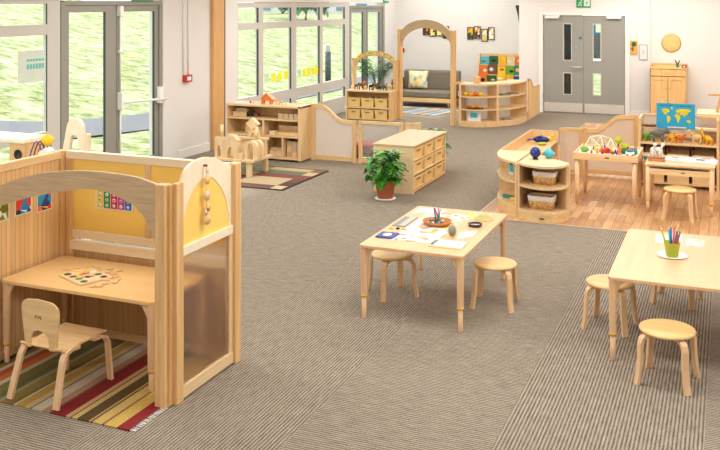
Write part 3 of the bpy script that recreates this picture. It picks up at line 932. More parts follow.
for k in range(22):
    a, r_ = random.uniform(0, 6.28), random.uniform(0.01, 0.085)
    c = random.choice(['brown', 'teal', 'paper', 'paper', 'dkgreen', 'cream', 'soil'])
    solo('pebble', MB().ball((0, 0, 0.009), 0.011, 1.2, 0.9, 0.8, 10), c, 'small mixed pebble or button lying in the wicker tray', 'loose part', (-2.19 + r_ * math.cos(a), 6.93 + r_ * math.sin(a), H + 0.012), a, 'loose parts in the wicker tray')
for k, (dx, dy, tx, ty, c) in enumerate([(-0.012, 0.0, -0.02, 0.01, 'blue'), (0.01, 0.0, 0.012, -0.012, 'cyan'), (0.0, 0.015, -0.005, 0.02, 'pink'), (-0.005, -0.01, 0.03, 0.0, 'teal'), (0.012, 0.01, -0.035, 0.0, 'red')]):
    m = MB().tube([(0, 0, 0), (tx, ty, 0.105)], 0.006, 8).tube([(tx, ty, 0.105), (tx * 1.13, ty * 1.13, 0.118)], 0.005, 8, 0.002)
    solo('crayon', m, c, '%s crayon standing in the wicker tray' % ['blue', 'light blue', 'pink', 'teal', 'red'][k], 'crayon', (-2.19 + dx, 6.94 + dy, H + 0.014), 0, 'crayons in the wicker tray')
cb = thing('clipboard', 'wooden clipboard holding white paper at the near right corner of the centre table', 'clipboard', (-1.93, 6.385, H))
part('board', MB().box(-0.125, 0.125, -0.10, 0.10, 0, 0.006, 0.001), 'edgex', cb)
part('paper', MB().box(-0.10, 0.118, -0.08, 0.098, 0.006, 0.009), 'paper', cb)
part('clip', MB().box(-0.122, -0.100, -0.05, 0.06, 0.006, 0.014, 0.002), 'grey', cb)
wp = solo('paper_sheet', quad([(-1.925, 6.555), (-1.94, 6.78), (-1.835, 6.86), (-1.825, 6.69)], H, H + 0.003), 'paper', 'curled white paper near the right edge of the centre table', 'paper')
mg = thing('hand_mirror', 'oval hand mirror standing upright on the centre table', 'mirror', (-1.965, 6.60, H), R(20))
part('frame', MB().lathe([(0.030, -0.006), (0.034, -0.006), (0.034, 0.006), (0.030, 0.006)], seg=28, mat=Matrix.Translation((0, 0, 0.052)) @ MX, sy=1.5), 'edge', mg)
part('mirror_glass', MB().lathe([(0, 0.0068), (0.027, 0.0068), (0.027, -0.0068), (0, -0.0068)], seg=28, mat=Matrix.Translation((0, 0, 0.052)) @ MX, sy=1.5), flat('painted_reflection', (132, 146, 128), 0.35), mg)  # flat grey-green painted in place of the mirror's reflection
ds = thing('round_dish', 'small dark-rimmed dish of white beads on the centre table', 'dish', (-1.893, 7.0, H))
part('dish', MB().lathe([(0, 0.0), (0.048, 0.0), (0.060, 0.024), (0.054, 0.024), (0.044, 0.006), (0, 0.005)], seg=28), flat('dark_green_dish', (44, 50, 32), 0.4), ds)
part('beads', MB().lathe([(0, 0.012), (0.045, 0.010), (0.045, 0.006)], seg=20), flat('bead_white', (214, 214, 196), 0.6, 0, 0.3), ds)
solo('woven_hat', MB().lathe([(0.085, 0.0), (0.082, 0.006), (0.055, 0.012), (0.045, 0.035), (0.025, 0.046), (0, 0.048)], seg=28), flat('pale_straw', (208, 190, 128), 0.8, 0, 0.12), 'flat woven straw basket lid at the back right of the centre table', 'basket lid', (-1.885, 7.25, H))

# ================================================================== LARGE RIGHT TABLE
make_table('table', 'large pale wooden table at the right edge, holding the lime pot of pencils', (0.04, 6.73, 0), 1.56, 1.36, 0.555, 'topw')
solo('paper_sheet', quad([(-0.51, 7.05), (-0.525, 7.31), (-0.33, 7.33), (-0.32, 7.08)], H, H + 0.002), 'paper', 'white paper lying behind the pencil pot on the large table', 'paper')
solo('paper_sheet', quad([(-0.30, 7.05), (-0.30, 7.25), (-0.17, 7.25), (-0.17, 7.05)], H, H + 0.002), patchy('spotted_paper', [(252, 250, 244), (250, 250, 246), (236, 210, 150), (250, 248, 240)], 26), 'white paper with orange marks right of the pencil pot', 'paper')
solo('plate', MB().lathe([(0, 0.0), (0.085, 0.0), (0.108, 0.008), (0.106, 0.011), (0.082, 0.004), (0, 0.003)], seg=36), 'white', 'round white plate under the lime pencil pot', 'plate', (-0.372, 6.72, H))
pt = thing('pencil_pot', 'lime green pot of coloured pencils on the large right table', 'pot', (-0.372, 6.70, H + 0.004))
part('cup', MB().lathe([(0.040, 0.0), (0.057, 0.098), (0.060, 0.100), (0.056, 0.102), (0.039, 0.006), (0, 0.004)], seg=28), 'lime', pt)
random.seed(3)
pc = ['blue', 'navy', 'green', 'yellow', 'teal', 'red', 'dkgreen', 'orange', 'cyan', 'lime', 'blue', 'dkgreen', 'yellow', 'pink']
M['pencil_tip'] = M['block']
for k in range(14):
    a = 2 * PI * k / 14 * 2.4
    r_ = 0.014 + 0.016 * (k % 2)
    tx, ty = r_ * 2.3 * math.cos(a), r_ * 2.3 * math.sin(a)
    hh = random.uniform(0.165, 0.205)
    t = thing('pencil', '%s pencil standing in the lime pot' % pc[k], 'pencil', (-0.372 + r_ * 0.6 * math.cos(a), 6.70 + r_ * 0.6 * math.sin(a), H + 0.011), 0, 'pencils in the lime pot')
    part('shaft', MB().tube([(0, 0, 0), (tx * 0.8, ty * 0.8, hh)], 0.0068, 6), pc[k], t)
    part('tip', MB().tube([(tx * 0.8, ty * 0.8, hh), (tx * 0.88, ty * 0.88, hh + 0.018)], 0.0066, 6, 0.001), 'block', t)

# ================================================================== BOOTH (reading nook on the left)
bw = thing('booth_screen', 'slatted wooden panel forming the left wall of the booth', 'partition panel', (-4.44, 5.1, 0))
part('slats', MB().box(-0.015, 0.012, -0.90, -0.03, 0.04, 1.245), 'slaty', bw)
part('top_rail', MB().box(-0.025, 0.025, -0.90, -0.0, 1.245, 1.30, 0.005), 'by', bw)
part('bottom_rail', MB().box(-0.022, 0.022, -0.90, -0.03, 0.01, 0.06), 'edge', bw)
part('post', MB().box(-0.028, 0.028, -0.035, 0.03, 0, 1.302, 0.005), 'edge', bw)
for k, (y0, y1, za, zb, cols, lab) in enumerate([
    (4.35, 4.58, 0.92, 1.055, [(130, 130, 20), (110, 112, 24), (235, 235, 230), (140, 140, 30)], 'olive green picture card with a pale figure on the slatted booth wall'),
    (4.632, 4.785, 0.925, 1.045, [(30, 70, 150), (220, 60, 40), (240, 240, 240), (40, 130, 190), (30, 40, 60)], 'blue picture card with red corners, middle of the slatted booth wall'),
    (4.838, 4.985, 0.905, 1.03, [(230, 60, 40), (40, 150, 180), (250, 190, 40), (40, 60, 130), (240, 120, 40)], 'red, teal and orange picture card nearest the booth corner')]):
    t = thing('picture_card', lab, 'card', (-4.427, (y0 + y1) / 2, (za + zb) / 2), 0, 'picture cards on the slatted booth wall')
    hw, hh = (y1 - y0) / 2, (zb - za) / 2
    part('border', MB().box(0, 0.003, -hw, hw, -hh, hh), 'paper', t)
    part('picture', MB().box(0.003, 0.0045, -hw + 0.008, hw - 0.008, -hh + 0.008, hh - 0.008), patchy('card_art_%d' % k, cols, 18, 0.6), t)

bb = thing('booth_screen', 'yellow-topped back panel of the booth with a slatted lower half', 'partition panel', (-3.70, 5.12, 0))
part('yellow_board', MB().box(-0.66, 0.655, -0.008, 0.008, 0.72, 1.25), 'yelpanel', bb)
part('top_rail', MB().box(-0.70, 0.655, -0.024, 0.024, 1.245, 1.30, 0.005), 'palecream', bb)
part('upper_rail', MB().box(-0.64, 0.655, -0.024, 0.020, 0.685, 0.74, 0.004), 'palecream', bb)
part('lower_rail', MB().box(-0.66, 0.655, -0.030, 0.020, 0.60, 0.665, 0.004), 'palecream', bb)
part('slats', MB().box(-0.66, 0.655, -0.010, 0.012, 0.06, 0.60), 'slatx', bb)
part('bottom_rail', MB().box(-0.66, 0.655, -0.02, 0.02, 0.01, 0.06), 'edgex', bb)
part('post', MB().box(-0.70, -0.64, -0.022, 0.022, 0, 1.245, 0.004), 'edge', bb)
part('post', MB().box(-0.02, 0.025, -0.018, 0.016, 0.74, 1.245, 0.003), 'bz', bb)
cs = thing('colour_chart', 'strip of five coloured cards with shapes on the yellow booth panel', 'chart', (-3.98, 5.108, 0.976))
part('backing', MB().box(-0.160, 0.160, -0.003, 0, -0.068, 0.068), 'paper', cs)
for k, c in enumerate(['yellow', 'dkgreen', 'red', 'pink', 'blue']):
    x = -0.148 + 0.06 * k
    st_ = part('colour_band', MB().box(x, x + 0.055, -0.005, -0.003, -0.06, 0.06), flat('chart_%s' % c, [(244, 206, 60), (40, 150, 80), (214, 30, 70), (200, 60, 150), (40, 110, 200)][k], 0.6), cs)
    m = MB()
    for q in range(3):
        m.lathe([(0, 0.006), (0.014, 0.006), (0.014, 0.005)], mat=Matrix.Translation((x + 0.0275, 0, -0.04 + 0.038 * q)) @ MX, seg=[24, 4, 6][(q + k) % 3])
    part('shape_mark', m, 'paper', st_)
    part('shape_dot', MB().lathe([(0, 0.0068), (0.006, 0.0068), (0.006, 0.006)], mat=Matrix.Translation((x + 0.0275, 0, -0.002)) @ MX, seg=12), 'black', st_)

bs = thing('booth_screen', 'arch-topped side panel of the booth with a yellow board above a frosted pane', 'partition panel', (-2.985, 4.78, 0))
y0 = 4.78
part('post', MB().box(-0.036, 0.0, 4.403 - y0, 4.478 - y0, 0, 1.30, 0.006), 'edge', bs)
part('post', MB().box(-0.045, 0.012, 5.055 - y0, 5.13 - y0, 0, 1.31, 0.006), 'edge', bs)
innr = [(4.49, 1.02), (4.52, 1.115), (4.556, 1.176), (4.60, 1.22), (4.643, 1.25), (4.70, 1.272), (4.757, 1.278), (4.82, 1.262), (4.874, 1.225), (4.93, 1.175), (4.972, 1.12), (5.00, 1.06), (5.022, 0.98)]
outr = [(4.478, 1.29), (4.505, 1.34), (4.534, 1.365), (4.58, 1.385), (4.63, 1.397), (4.68, 1.402), (4.74, 1.402), (4.80, 1.394), (4.86, 1.378), (4.92, 1.352), (4.97, 1.33), (5.02, 1.312), (5.056, 1.297)]
am = MB().strip([(a - y0, b) for a, b in [(4.478, 0.93)] + outr + [(5.056, 0.9)]], [(a - y0, b) for a, b in [(4.488, 0.93)] + innr + [(5.026, 0.9)]], -0.038, -0.018, 'x')
part('arch', am, 'palecream', bs)
part('yellow_board', MB().box(-0.034, -0.022, 4.48 - y0, 5.05 - y0, 0.895, 1.28), 'yelpanel', bs)
part('middle_rail', MB().box(-0.040, -0.004, 4.478 - y0, 5.055 - y0, 0.855, 0.91, 0.004), 'palecream', bs)
part('bottom_rail', MB().box(-0.040, -0.004, 4.478 - y0, 5.055 - y0, 0.012, 0.085, 0.004), 'cream', bs)
part('inner_stile', MB().box(-0.038, -0.008, 5.012 - y0, 5.055 - y0, 0.085, 0.86), 'bz', bs)
part('frosted_pane', MB().box(-0.028, -0.018, 4.476 - y0, 5.02 - y0, 0.08, 0.86), 'frostd', bs)

hp = thing('hanging_mobile', 'string of round wooden slices hanging in the booth side arch', 'mobile', (-2.985, 4.722, 1.02))
part('string', MB().tube([(0.0, 0, 0), (0.0, 0, 0.335)], 0.0025, 5), 'cream', hp)
part('peg', MB().tube([(-0.02, 0, 0.335), (0.006, 0, 0.335)], 0.007, 10), 'brown', hp)
MY = Matrix.Rotation(PI / 2, 4, 'Y')
for k, (z, r_, dy) in enumerate([(0.30, 0.012, 0), (0.245, 0.026, 0.0), (0.15, 0.031, 0.0), (0.075, 0.024, 0.01), (0.05, 0.022, -0.012), (0.0, 0.031, 0.004)]):
    dk = part('wood_slice', MB().lathe([(0, -0.004), (r_, -0.003), (r_, 0.003), (0, 0.003)], mat=Matrix.Translation((0.008, dy, z)) @ MY, seg=22), 'seat' if k % 2 else 'cream', hp)

ba = thing('booth_arch', 'arched plywood front of the booth joined to its corner post', 'arch', (-3.05, 4.37, 0))
O = [(-4.415, 1.15), (-4.29, 1.196), (-4.12, 1.258), (-3.96, 1.301), (-3.80, 1.325), (-3.65, 1.339), (-3.50, 1.343), (-3.36, 1.339), (-3.29, 1.334), (-3.21, 1.326), (-3.15, 1.312), (-3.09, 1.298), (-3.088, 1.29)]
I = [(-4.40, 1.02), (-4.29, 1.067), (-4.12, 1.122), (-3.96, 1.164), (-3.80, 1.200), (-3.65, 1.226), (-3.55, 1.234), (-3.45, 1.226), (-3.36, 1.202), (-3.25, 1.164), (-3.177, 1.099), (-3.135, 1.03), (-3.113, 0.98)]
part('arch', MB().strip([(a + 3.05, b) for a, b in O] + [(-0.038, 0.955)], [(a + 3.05, b) for a, b in I] + [(-0.050, 0.94)], -0.018, 0.006, 'y'), 'ply', ba)
part('post', MB().box(-0.042, 0.028, -0.036, 0.030, 0, 1.302, 0.006), 'edge', ba)
part('groove_shade_strip', MB().box(-0.01, 0.042, -0.004, 0.0325, 0.011, 1.296), 'post', ba, 'darker strip for the shaded groove')  # darker wood painted in for the shade of the groove between posts
part('post', MB().box(-1.43, -1.375, -0.036, 0.02, 0, 1.19, 0.006), 'edge', ba)

# booth table, board game
BT = make_table('table', 'honey-coloured wooden table inside the booth', (-3.80, 4.775, 0), 1.20, 0.61, 0.555, 'topx', lower=0.13)
gb = thing('peg_board', 'square sorting board with coloured hollows on the booth table', 'board game', (-3.905, 4.715, H), R(-22))
part('board', MB().box(-0.145, 0.145, -0.115, 0.115, 0, 0.014, 0.003), 'cream', gb)
gcol = ['black', 'brown', 'green', 'dkgreen', 'yellow', 'orange', 'black', 'cream', 'yellow', 'paper', 'dkgreen', 'black']
for k in range(12):
    x, y = -0.108 + 0.072 * (k % 4), -0.07 + 0.07 * (k // 4)
    part('hollow', MB().lathe([(0, 0.0155), (0.023, 0.0155), (0.024, 0.014)], (x, y, 0), 14), gcol[k], gb)
random.seed(8)
ps = [(-4.14, 4.80), (-4.10, 4.86), (-4.07, 4.80), (-3.98, 4.92), (-3.93, 4.86), (-3.88, 4.93), (-3.84, 4.86), (-3.79, 4.92), (-3.78, 4.84), (-3.74, 4.72), (-3.70, 4.66), (-3.68, 4.75), (-3.73, 4.80), (-3.66, 4.70), (-3.74, 4.58), (-4.04, 4.92), (-3.70, 4.60)]
for k, (x, y) in enumerate(ps):
    solo('wooden_token', MB().lathe([(0.019, 0.0), (0.023, 0.003), (0.023, 0.007), (0.019, 0.010), (0, 0.010)], seg=16), ['edge', 'seat', 'leg', 'edgex'][k % 4], 'small round wooden token scattered around the sorting board', 'token',
         (x, y, H), 0, 'wooden tokens on the booth table')
for k, (x, y) in enumerate([(-3.94, 4.76), (-3.86, 4.72), (-3.90, 4.66)]):
    solo('wooden_token', MB().lathe([(0.019, 0.0), (0.023, 0.003), (0.023, 0.007), (0.019, 0.010), (0, 0.010)], seg=16), 'edge', 'small round wooden token lying on top of the sorting board', 'token', (x, y, H + 0.0155), 0, 'wooden tokens on the sorting board')

# chair in the booth (faces away from the camera, +y)
CH = thing('child_chair', 'bent birch child chair with cut-out back standing on the striped rug', 'chair', (-3.755, 4.31, 0.012), R(-2))
stp = []
for k in range(9):                                              # seat: plywood sweeping down at the front
    t_ = k / 8
    stp.append((0, lerp(-0.165, 0.205, t_), 0.300 + 0.008 * math.cos(PI * t_) + (0.006 if t_ > 0.9 else 0)))
stp = [(0, -0.17, 0.322), (0, -0.155, 0.306)] + [(0, lerp(-0.135, 0.20, k / 8), 0.298 + 0.010 * (k / 8)) for k in range(9)] + [(0, 0.222, 0.300)]
part('seat', MB().ribbon(stp, 0.315, 0.012, (1, 0, 0)), 'edgex', CH)
for sx in (-1, 1):
    # front leg with its top shoulder, back leg splaying rearwards
    part('leg', MB().ribbon([(sx * 0.150, 0.10, 0.290), (sx * 0.158, 0.165, 0.288), (sx * 0.163, 0.205, 0.272), (sx * 0.168, 0.222, 0.235), (sx * 0.174, 0.228, 0.12), (sx * 0.180, 0.236, 0.0)], 0.036, 0.020, (1, 0, 0)), 'leg', CH)
    part('leg', MB().ribbon([(sx * 0.150, -0.02, 0.290), (sx * 0.153, -0.085, 0.296), (sx * 0.157, -0.135, 0.285), (sx * 0.161, -0.160, 0.25), (sx * 0.170, -0.198, 0.12), (sx * 0.178, -0.232, 0.0)], 0.040, 0.020, (1, 0, 0)), 'leg', CH)
# backrest with the arched hand hole at its foot
bo = [(-0.122, 0.303), (-0.128, 0.38), (-0.140, 0.47)] + arc(-0.075, 0.53, 0.068, 0.062, 180, 90, 5) + [(0, 0.600)] + arc(0.075, 0.53, 0.068, 0.062, 90, 0, 5) + [(0.140, 0.47), (0.128, 0.38), (0.122, 0.303)]
hole = [(-0.072, 0.303), (-0.070, 0.34)] + arc(0, 0.36, 0.068, 0.055, 180, 0, 8) + [(0.070, 0.34), (0.072, 0.303)]
bm_ = MB()
nb_ = len(bo); nh = len(hole)
def ymap(x, z): return -0.172 - (z - 0.29) * 0.05 + 0.016 * (x / 0.15) ** 2
vF = [bm_.bm.verts.new((x, ymap(x, z) - 0.006, z)) for x, z in bo + hole[::-1]]
vB = [bm_.bm.verts.new((x, ymap(x, z) + 0.006, z)) for x, z in bo + hole[::-1]]
f1 = bm_.bm.faces.new(vF); f2 = bm_.bm.faces.new(vB)
nn = len(vF)
for k in range(nn): bm_.bm.faces.new([vF[k], vF[(k + 1) % nn], vB[(k + 1) % nn], vB[k]])
bmesh.ops.triangulate(bm_.bm, faces=[f1, f2])
bmesh.ops.recalc_face_normals(bm_.bm, faces=bm_.bm.faces[:])
BK = part('backrest', bm_, 'edgex', CH)


def text_mesh(s, size, mat_, parent, matrix):
    cu = bpy.data.curves.new('lettering', 'FONT'); cu.body = s; cu.size = size; cu.extrude = 0.0006; cu.align_x = 'CENTER'
    tmp = bpy.data.objects.new('lettering_source', cu); COL.objects.link(tmp)
    bpy.context.view_layer.update()
    dg = bpy.context.evaluated_depsgraph_get()
    me = bpy.data.meshes.new_from_object(tmp.evaluated_get(dg)); me.name = 'lettering'
    bpy.data.objects.remove(tmp)
    me.transform(matrix); me.materials.clear(); me.materials.append(M[mat_])
    o = bpy.data.objects.new('lettering', me); COL.objects.link(o); o.parent = parent
    return o


text_mesh('PA', 0.042, 'black', BK, Matrix.Translation((0, ymap(0, 0.50) - 0.0075, 0.485)) @ Matrix.Rotation(R(83), 4, 'X'))

# striped rug of the booth
rg = thing('striped_rug', 'multicoloured striped rug with white fringe under the booth table', 'rug', (-3.74, 4.55, 0))
x0 = -3.74
cols = [(-4.43, (60, 50, 44)), (-4.38, (150, 130, 60)), (-4.33, (220, 205, 175)), (-4.29, (190, 90, 40)), (-4.24, (222, 118, 48)), (-4.18, (214, 196, 164)), (-4.14, (130, 116, 52)), (-4.06, (104, 104, 50)), (-4.00, (160, 150, 120)), (-3.97, (146, 122, 48)),
        (-3.90, (120, 108, 48)), (-3.87, (220, 200, 160)), (-3.855, (200, 160, 70)), (-3.79, (216, 190, 140)), (-3.75, (120, 90, 80)), (-3.735, (222, 206, 180)), (-3.66, (196, 150, 118)), (-3.61, (120, 86, 60)), (-3.59, (150, 20, 26)), (-3.49, (220, 180, 120)),
        (-3.455, (110, 80, 60)), (-3.445, (224, 190, 120)), (-3.41, (98, 70, 26)), (-3.33, (226, 186, 92)), (-3.315, (120, 90, 66)), (-3.30, (232, 196, 110)), (-3.235, (150, 110, 70)), (-3.22, (236, 196, 96)), (-3.135, (160, 26, 30)), (-3.06, (140, 20, 26))]
cl = [(p - x0, c) for p, c in cols]
part('pile', MB().box(-0.69, 0.69, -0.51, 0.56, 0.0005, 0.010, 0.003), stripes('rug_stripes', 'x', cl, -0.69, 0.69), rg)
random.seed(2)
for sx in (-1, 1):
    fm = MB()
    for k in range(60):
        y = -0.50 + k * 0.0176
        fm.tube([(sx * 0.685, y, 0.006), (sx * 0.705, y + random.uniform(-.006, .006), 0.004), (sx * 0.725, y + random.uniform(-.01, .01), 0.003)], 0.0035, 4)
    part('fringe', fm, 'liner', rg)

# ================================================================== FURTHER LEFT: objects behind the booth
af = thing('arched_frame', 'tall cream arched wooden frame standing behind the booth corner', 'play frame', (-5.49, 6.50, 0))
oo = [(-0.30, 0.0), (-0.24, 0.55), (-0.19, 0.95), (-0.14, 1.13)] + arc(-0.01, 1.20, 0.11, 0.115, 165, 15, 10) + [(0.115, 1.13), (0.12, 0.95), (0.125, 0.55), (0.13, 0.0)]
ii = [(-0.24, 0.0), (-0.18, 0.55), (-0.125, 0.90), (-0.085, 1.03)] + arc(-0.015, 1.10, 0.055, 0.06, 165, 15, 10) + [(0.062, 1.03), (0.070, 0.90), (0.08, 0.55), (0.085, 0.0)]
oo = [(x * 0.84 + 0.004, z) for x, z in oo]; ii = [(x * 0.84 + 0.004, z) for x, z in ii]
part('arch', MB().strip(oo, ii, -0.02, 0.02, 'y'), 'palecream', af)
part('side_board', MB().box(0.085, 0.108, 0.02, 0.075, 0.0, 1.17, 0.006), 'palecream', af)
part('crossbar', MB().box(-0.19, 0.08, -0.015, 0.015, 0.28, 0.31), 'cream', af)

sb = thing('play_stand', 'pale wooden play stand with a round black opening in its end, behind the booth', 'play stand', (-6.67, 7.0, 0))
part('top', MB().box(-1.1, 0.09, 0.0, 0.40, 0.935, 0.975, 0.006), 'palecream', sb)
ep_ = part('end_panel', MB().box(-0.10, 0.08, 0.01, 0.38, 0, 0.935, 0.004), 'edge', sb)
part('opening', MB().lathe([(0, 0.0), (0.046, 0.0), (0.050, 0.004), (0.050, -0.002)], mat=Matrix.Translation((0.015, 0.007, 0.825)) @ MX, seg=26), 'black', ep_)  # solid black disc painted for the dark inside of the hole
part('end_panel', MB().box(-1.08, -1.04, 0.01, 0.38, 0, 0.935, 0.004), 'edge', sb)
tw = thing('play_table', 'low wooden play table beside the play stand, holding bright toys', 'table', (-6.33, 7.10, 0))
part('top', MB().box(-0.22, 0.26, -0.22, 0.24, 0.74, 0.775, 0.008), 'by', tw)
for sx in (-0.19, 0.23):
    for sy in (-0.19, 0.21): part('leg', MB().box(sx - 0.02, sx + 0.02, sy - 0.02, sy + 0.02, 0, 0.74), 'edge', tw)
t = thing('bead_maze', 'yellow, black and white bead maze toy on the play table', 'toy', (-6.42, 7.08, 0.7755))
part('base', MB().box(-0.13, 0.13, -0.08, 0.08, 0, 0.02, 0.004), 'white', t)
part('yellow_dome', MB().ball((0.06, 0.02, 0.20), 0.065, 1.1, 0.8, 0.9), 'yellow', t)
for k, c in enumerate(['blue', 'black', 'red', 'teal']):
    part('wire', MB().tube([(-0.11 + 0.02 * k, 0.03 * (k - 1.5), 0.02)] + [(-0.11 + 0.02 * k + 0.18 * q / 6, 0.03 * (k - 1.5), 0.02 + 0.17 * math.sin(PI * q / 6)) for q in range(1, 6)] + [(0.09 + 0.01 * k, 0.03 * (k - 1.5), 0.02)], 0.006, 6), c, t)
part('post', MB().tube([(0.06, 0.02, 0.02), (0.06, 0.02, 0.17)], 0.012), 'white', t)
t = thing('toy_barn', 'small white toy barn with yellow and pink figures on the play table', 'toy', (-6.24, 6.97, 0.7755))
part('walls', MB().prism([(-0.08, 0), (0.08, 0), (0.08, 0.10), (0, 0.15), (-0.08, 0.10)], -0.05, 0.05, 'y'), 'white', t)
part('figure', MB().ball((-0.02, -0.075, 0.04), 0.036, 0.9, 0.6, 1.1), 'yellow', t)
part('figure', MB().ball((0.03, -0.072, 0.08), 0.028, 0.9, 0.6, 1.1), 'pink', t)
part('roof_trim', MB().box(0.05, 0.09, -0.052, 0.052, 0.10, 0.118), 'dkgreen', t)

# ================================================================== PATCHWORK RUG + BLOCK CASTLE
rp = thing('patchwork_rug', 'dark red, green and cream patchwork rug under the block castle', 'rug', (-6.0, 10.65, 0))
m_, N_, L_n, b_n = newmat('patchwork_pile')
tc = N_.new('ShaderNodeTexCoord'); mp = N_.new('ShaderNodeMapping'); mp.inputs['Scale'].default_value = (1.6, 4.2, 1)
L_n.new(tc.outputs['Object'], mp.inputs[0])
sn = N_.new('ShaderNodeVectorMath'); sn.operation = 'FLOOR'; L_n.new(mp.outputs[0], sn.inputs[0])
wn = N_.new('ShaderNodeTexWhiteNoise'); L_n.new(sn.outputs[0], wn.inputs['Vector'])
cr = N_.new('ShaderNodeValToRGB'); cr.color_ramp.interpolation = 'CONSTANT'
pc2 = [(104, 70, 56), (134, 92, 72), (186, 164, 130), (104, 112, 88), (128, 72, 62), (196, 176, 140), (124, 130, 100), (84, 52, 46)]
cr.color_ramp.elements[0].color = lin(pc2[0]); cr.color_ramp.elements[1].position = 0.125; cr.color_ramp.elements[1].color = lin(pc2[1])
for i in range(2, 8):
    e = cr.color_ramp.elements.new(i * 0.125); e.color = lin(pc2[i])
L_n.new(wn.outputs['Value'], cr.inputs[0]); L_n.new(cr.outputs[0], b_n.inputs['Base Color']); b_n.inputs['Roughness'].default_value = 0.95
part('pile', MB().box(-0.80, 0.80, -0.68, 0.68, 0.001, 0.012, 0.003), m_, rp)
bd = MB()
bd.box(-0.825, -0.79, -0.70, 0.70, 0.0005, 0.013).box(0.79, 0.825, -0.70, 0.70, 0.0005, 0.013).box(-0.79, 0.79, -0.70, -0.672, 0.0005, 0.013).box(-0.79, 0.79, 0.672, 0.70, 0.0005, 0.013)
part('border', bd, flat('rug_border', (70, 52, 42), 0.95), rp)


def block(shape, label, loc, dims, rz=0.0, tilt=0.0):
    w, d, h = dims
    m = MB()
    if shape == 'box': m.box(-w / 2, w / 2, -d / 2, d / 2, 0, h, 0.004)
    elif shape == 'tri': m.prism([(-w / 2, 0), (w / 2, 0), (0, h)], -d / 2, d / 2, 'y', bev=0.003)
    elif shape == 'trap': m.prism([(-w / 2, 0), (w / 2, 0), (w / 2 - h, h), (-w / 2 + h, h)], -d / 2, d / 2, 'y', bev=0.003)
    elif shape == 'arch':
        a = arc(0, 0, w * 0.24, h * 0.62, 180, 0, 10)
        m.prism([(-w / 2, 0)] + a + [(w / 2, 0), (w / 2, h), (-w / 2, h)], -d / 2, d / 2, 'y')
    elif shape == 'roundarch':
        o_ = [(-w / 2, 0)] + arc(0, h - w / 2, w / 2, w / 2, 180, 0, 12) + [(w / 2, 0)]
        i_ = [(-w * 0.22, 0)] + arc(0, h - w / 2, w * 0.22, w * 0.3, 180, 0, 12) + [(w * 0.22, 0)]
        m.strip(o_, i_, -d / 2, d / 2, 'y')
    elif shape == 'cyl': m.lathe([(w / 2, 0), (w / 2, h)], seg=18)
    elif shape == 'diamond': m.prism([(0, 0), (w / 2, h / 2), (0, h), (-w / 2, h / 2)], -d / 2, d / 2, 'y', bev=0.003)
    o = solo('wooden_block', m, 'block', label, 'building block', loc, rz, 'wooden unit blocks of the castle')
    o.rotation_euler.y = tilt
    return o


CZ = 0.0125
block('box', 'upright block leg at the castle\'s front right corner', (-5.98, 10.53, CZ), (0.065, 0.065, 0.20))
block('box', 'upright block leg at the castle\'s back right corner', (-5.98, 10.98, CZ), (0.065, 0.065, 0.20))
block('box', 'upright block leg at the castle\'s front left corner', (-6.48, 10.53, CZ), (0.065, 0.065, 0.20))
block('box', 'upright block leg at the castle\'s back left corner', (-6.48, 10.98, CZ), (0.065, 0.065, 0.20))
block('box', 'upright block leg under the middle of the castle floor', (-6.23, 10.62, CZ), (0.065, 0.065, 0.20))
block('box', 'wide plank forming the front of the castle floor', (-6.22, 10.56, CZ + 0.20), (0.66, 0.17, 0.03))
block('box', 'wide plank forming the back of the castle floor', (-6.22, 10.95, CZ + 0.20), (0.66, 0.17, 0.03))
block('box', 'wide plank forming the middle of the castle floor', (-6.22, 10.755, CZ + 0.20), (0.66, 0.19, 0.03))
zt = CZ + 0.23
block('roundarch', 'round-topped arch block at the castle\'s right front', (-5.96, 10.56, zt), (0.20, 0.07, 0.26))
block('roundarch', 'round-topped arch block behind the castle\'s right front arch', (-5.97, 10.72, zt), (0.19, 0.07, 0.25))
block('arch', 'large arch block in the castle\'s centre', (-6.27, 10.56, zt), (0.22, 0.09, 0.25))
block('box', 'upright block beside the castle\'s centre arch', (-6.115, 10.66, zt), (0.06, 0.07, 0.18), 0.2)
block('box', 'low block lying in front of the castle between the arches', (-6.11, 10.54, zt), (0.08, 0.07, 0.08), -0.15)
block('trap', 'trapezoid roof block on the centre arch', (-6.27, 10.56, zt + 0.25), (0.24, 0.09, 0.07))
block('arch', 'tall arch block at the castle\'s left end', (-6.475, 10.60, zt), (0.13, 0.08, 0.27))
block('box', 'tall wall block across the back of the castle', (-6.22, 10.90, zt), (0.60, 0.06, 0.22))
block('box', 'flat plank laid along the castle\'s back wall', (-6.2, 10.89, zt + 0.22), (0.62, 0.09, 0.03))
block('arch', 'small arch block standing on the castle\'s back wall', (-6.10, 10.88, zt + 0.25), (0.14, 0.07, 0.10))
block('diamond', 'diamond block balanced at the castle\'s top', (-6.12, 10.88, zt + 0.351), (0.21, 0.07, 0.17))
block('cyl', 'slim column on top of the castle\'s left arch', (-6.45, 10.60, zt + 0.27), (0.045, 0.04, 0.17))
block('cyl', 'slim column on top of the castle\'s right rear arch', (-5.97, 10.72, zt + 0.25), (0.045, 0.04, 0.17))
solo('toy_car', MB().box(-0.05, 0.05, -0.025, 0.025, 0.008, 0.03, 0.006).box(-0.025, 0.03, -0.022, 0.022, 0.03, 0.048, 0.006).lathe([(0.012, -0.03), (0.012, 0.03)], mat=Matrix.Translation((-0.03, 0, 0.012)) @ MX, seg=10).lathe([(0.012, -0.03), (0.012, 0.03)], mat=Matrix.Translation((0.03, 0, 0.012)) @ MX, seg=10),
     'lime', 'small lime green toy car on the patchwork rug under the castle', 'toy car', (-6.06, 10.28, CZ), R(20))
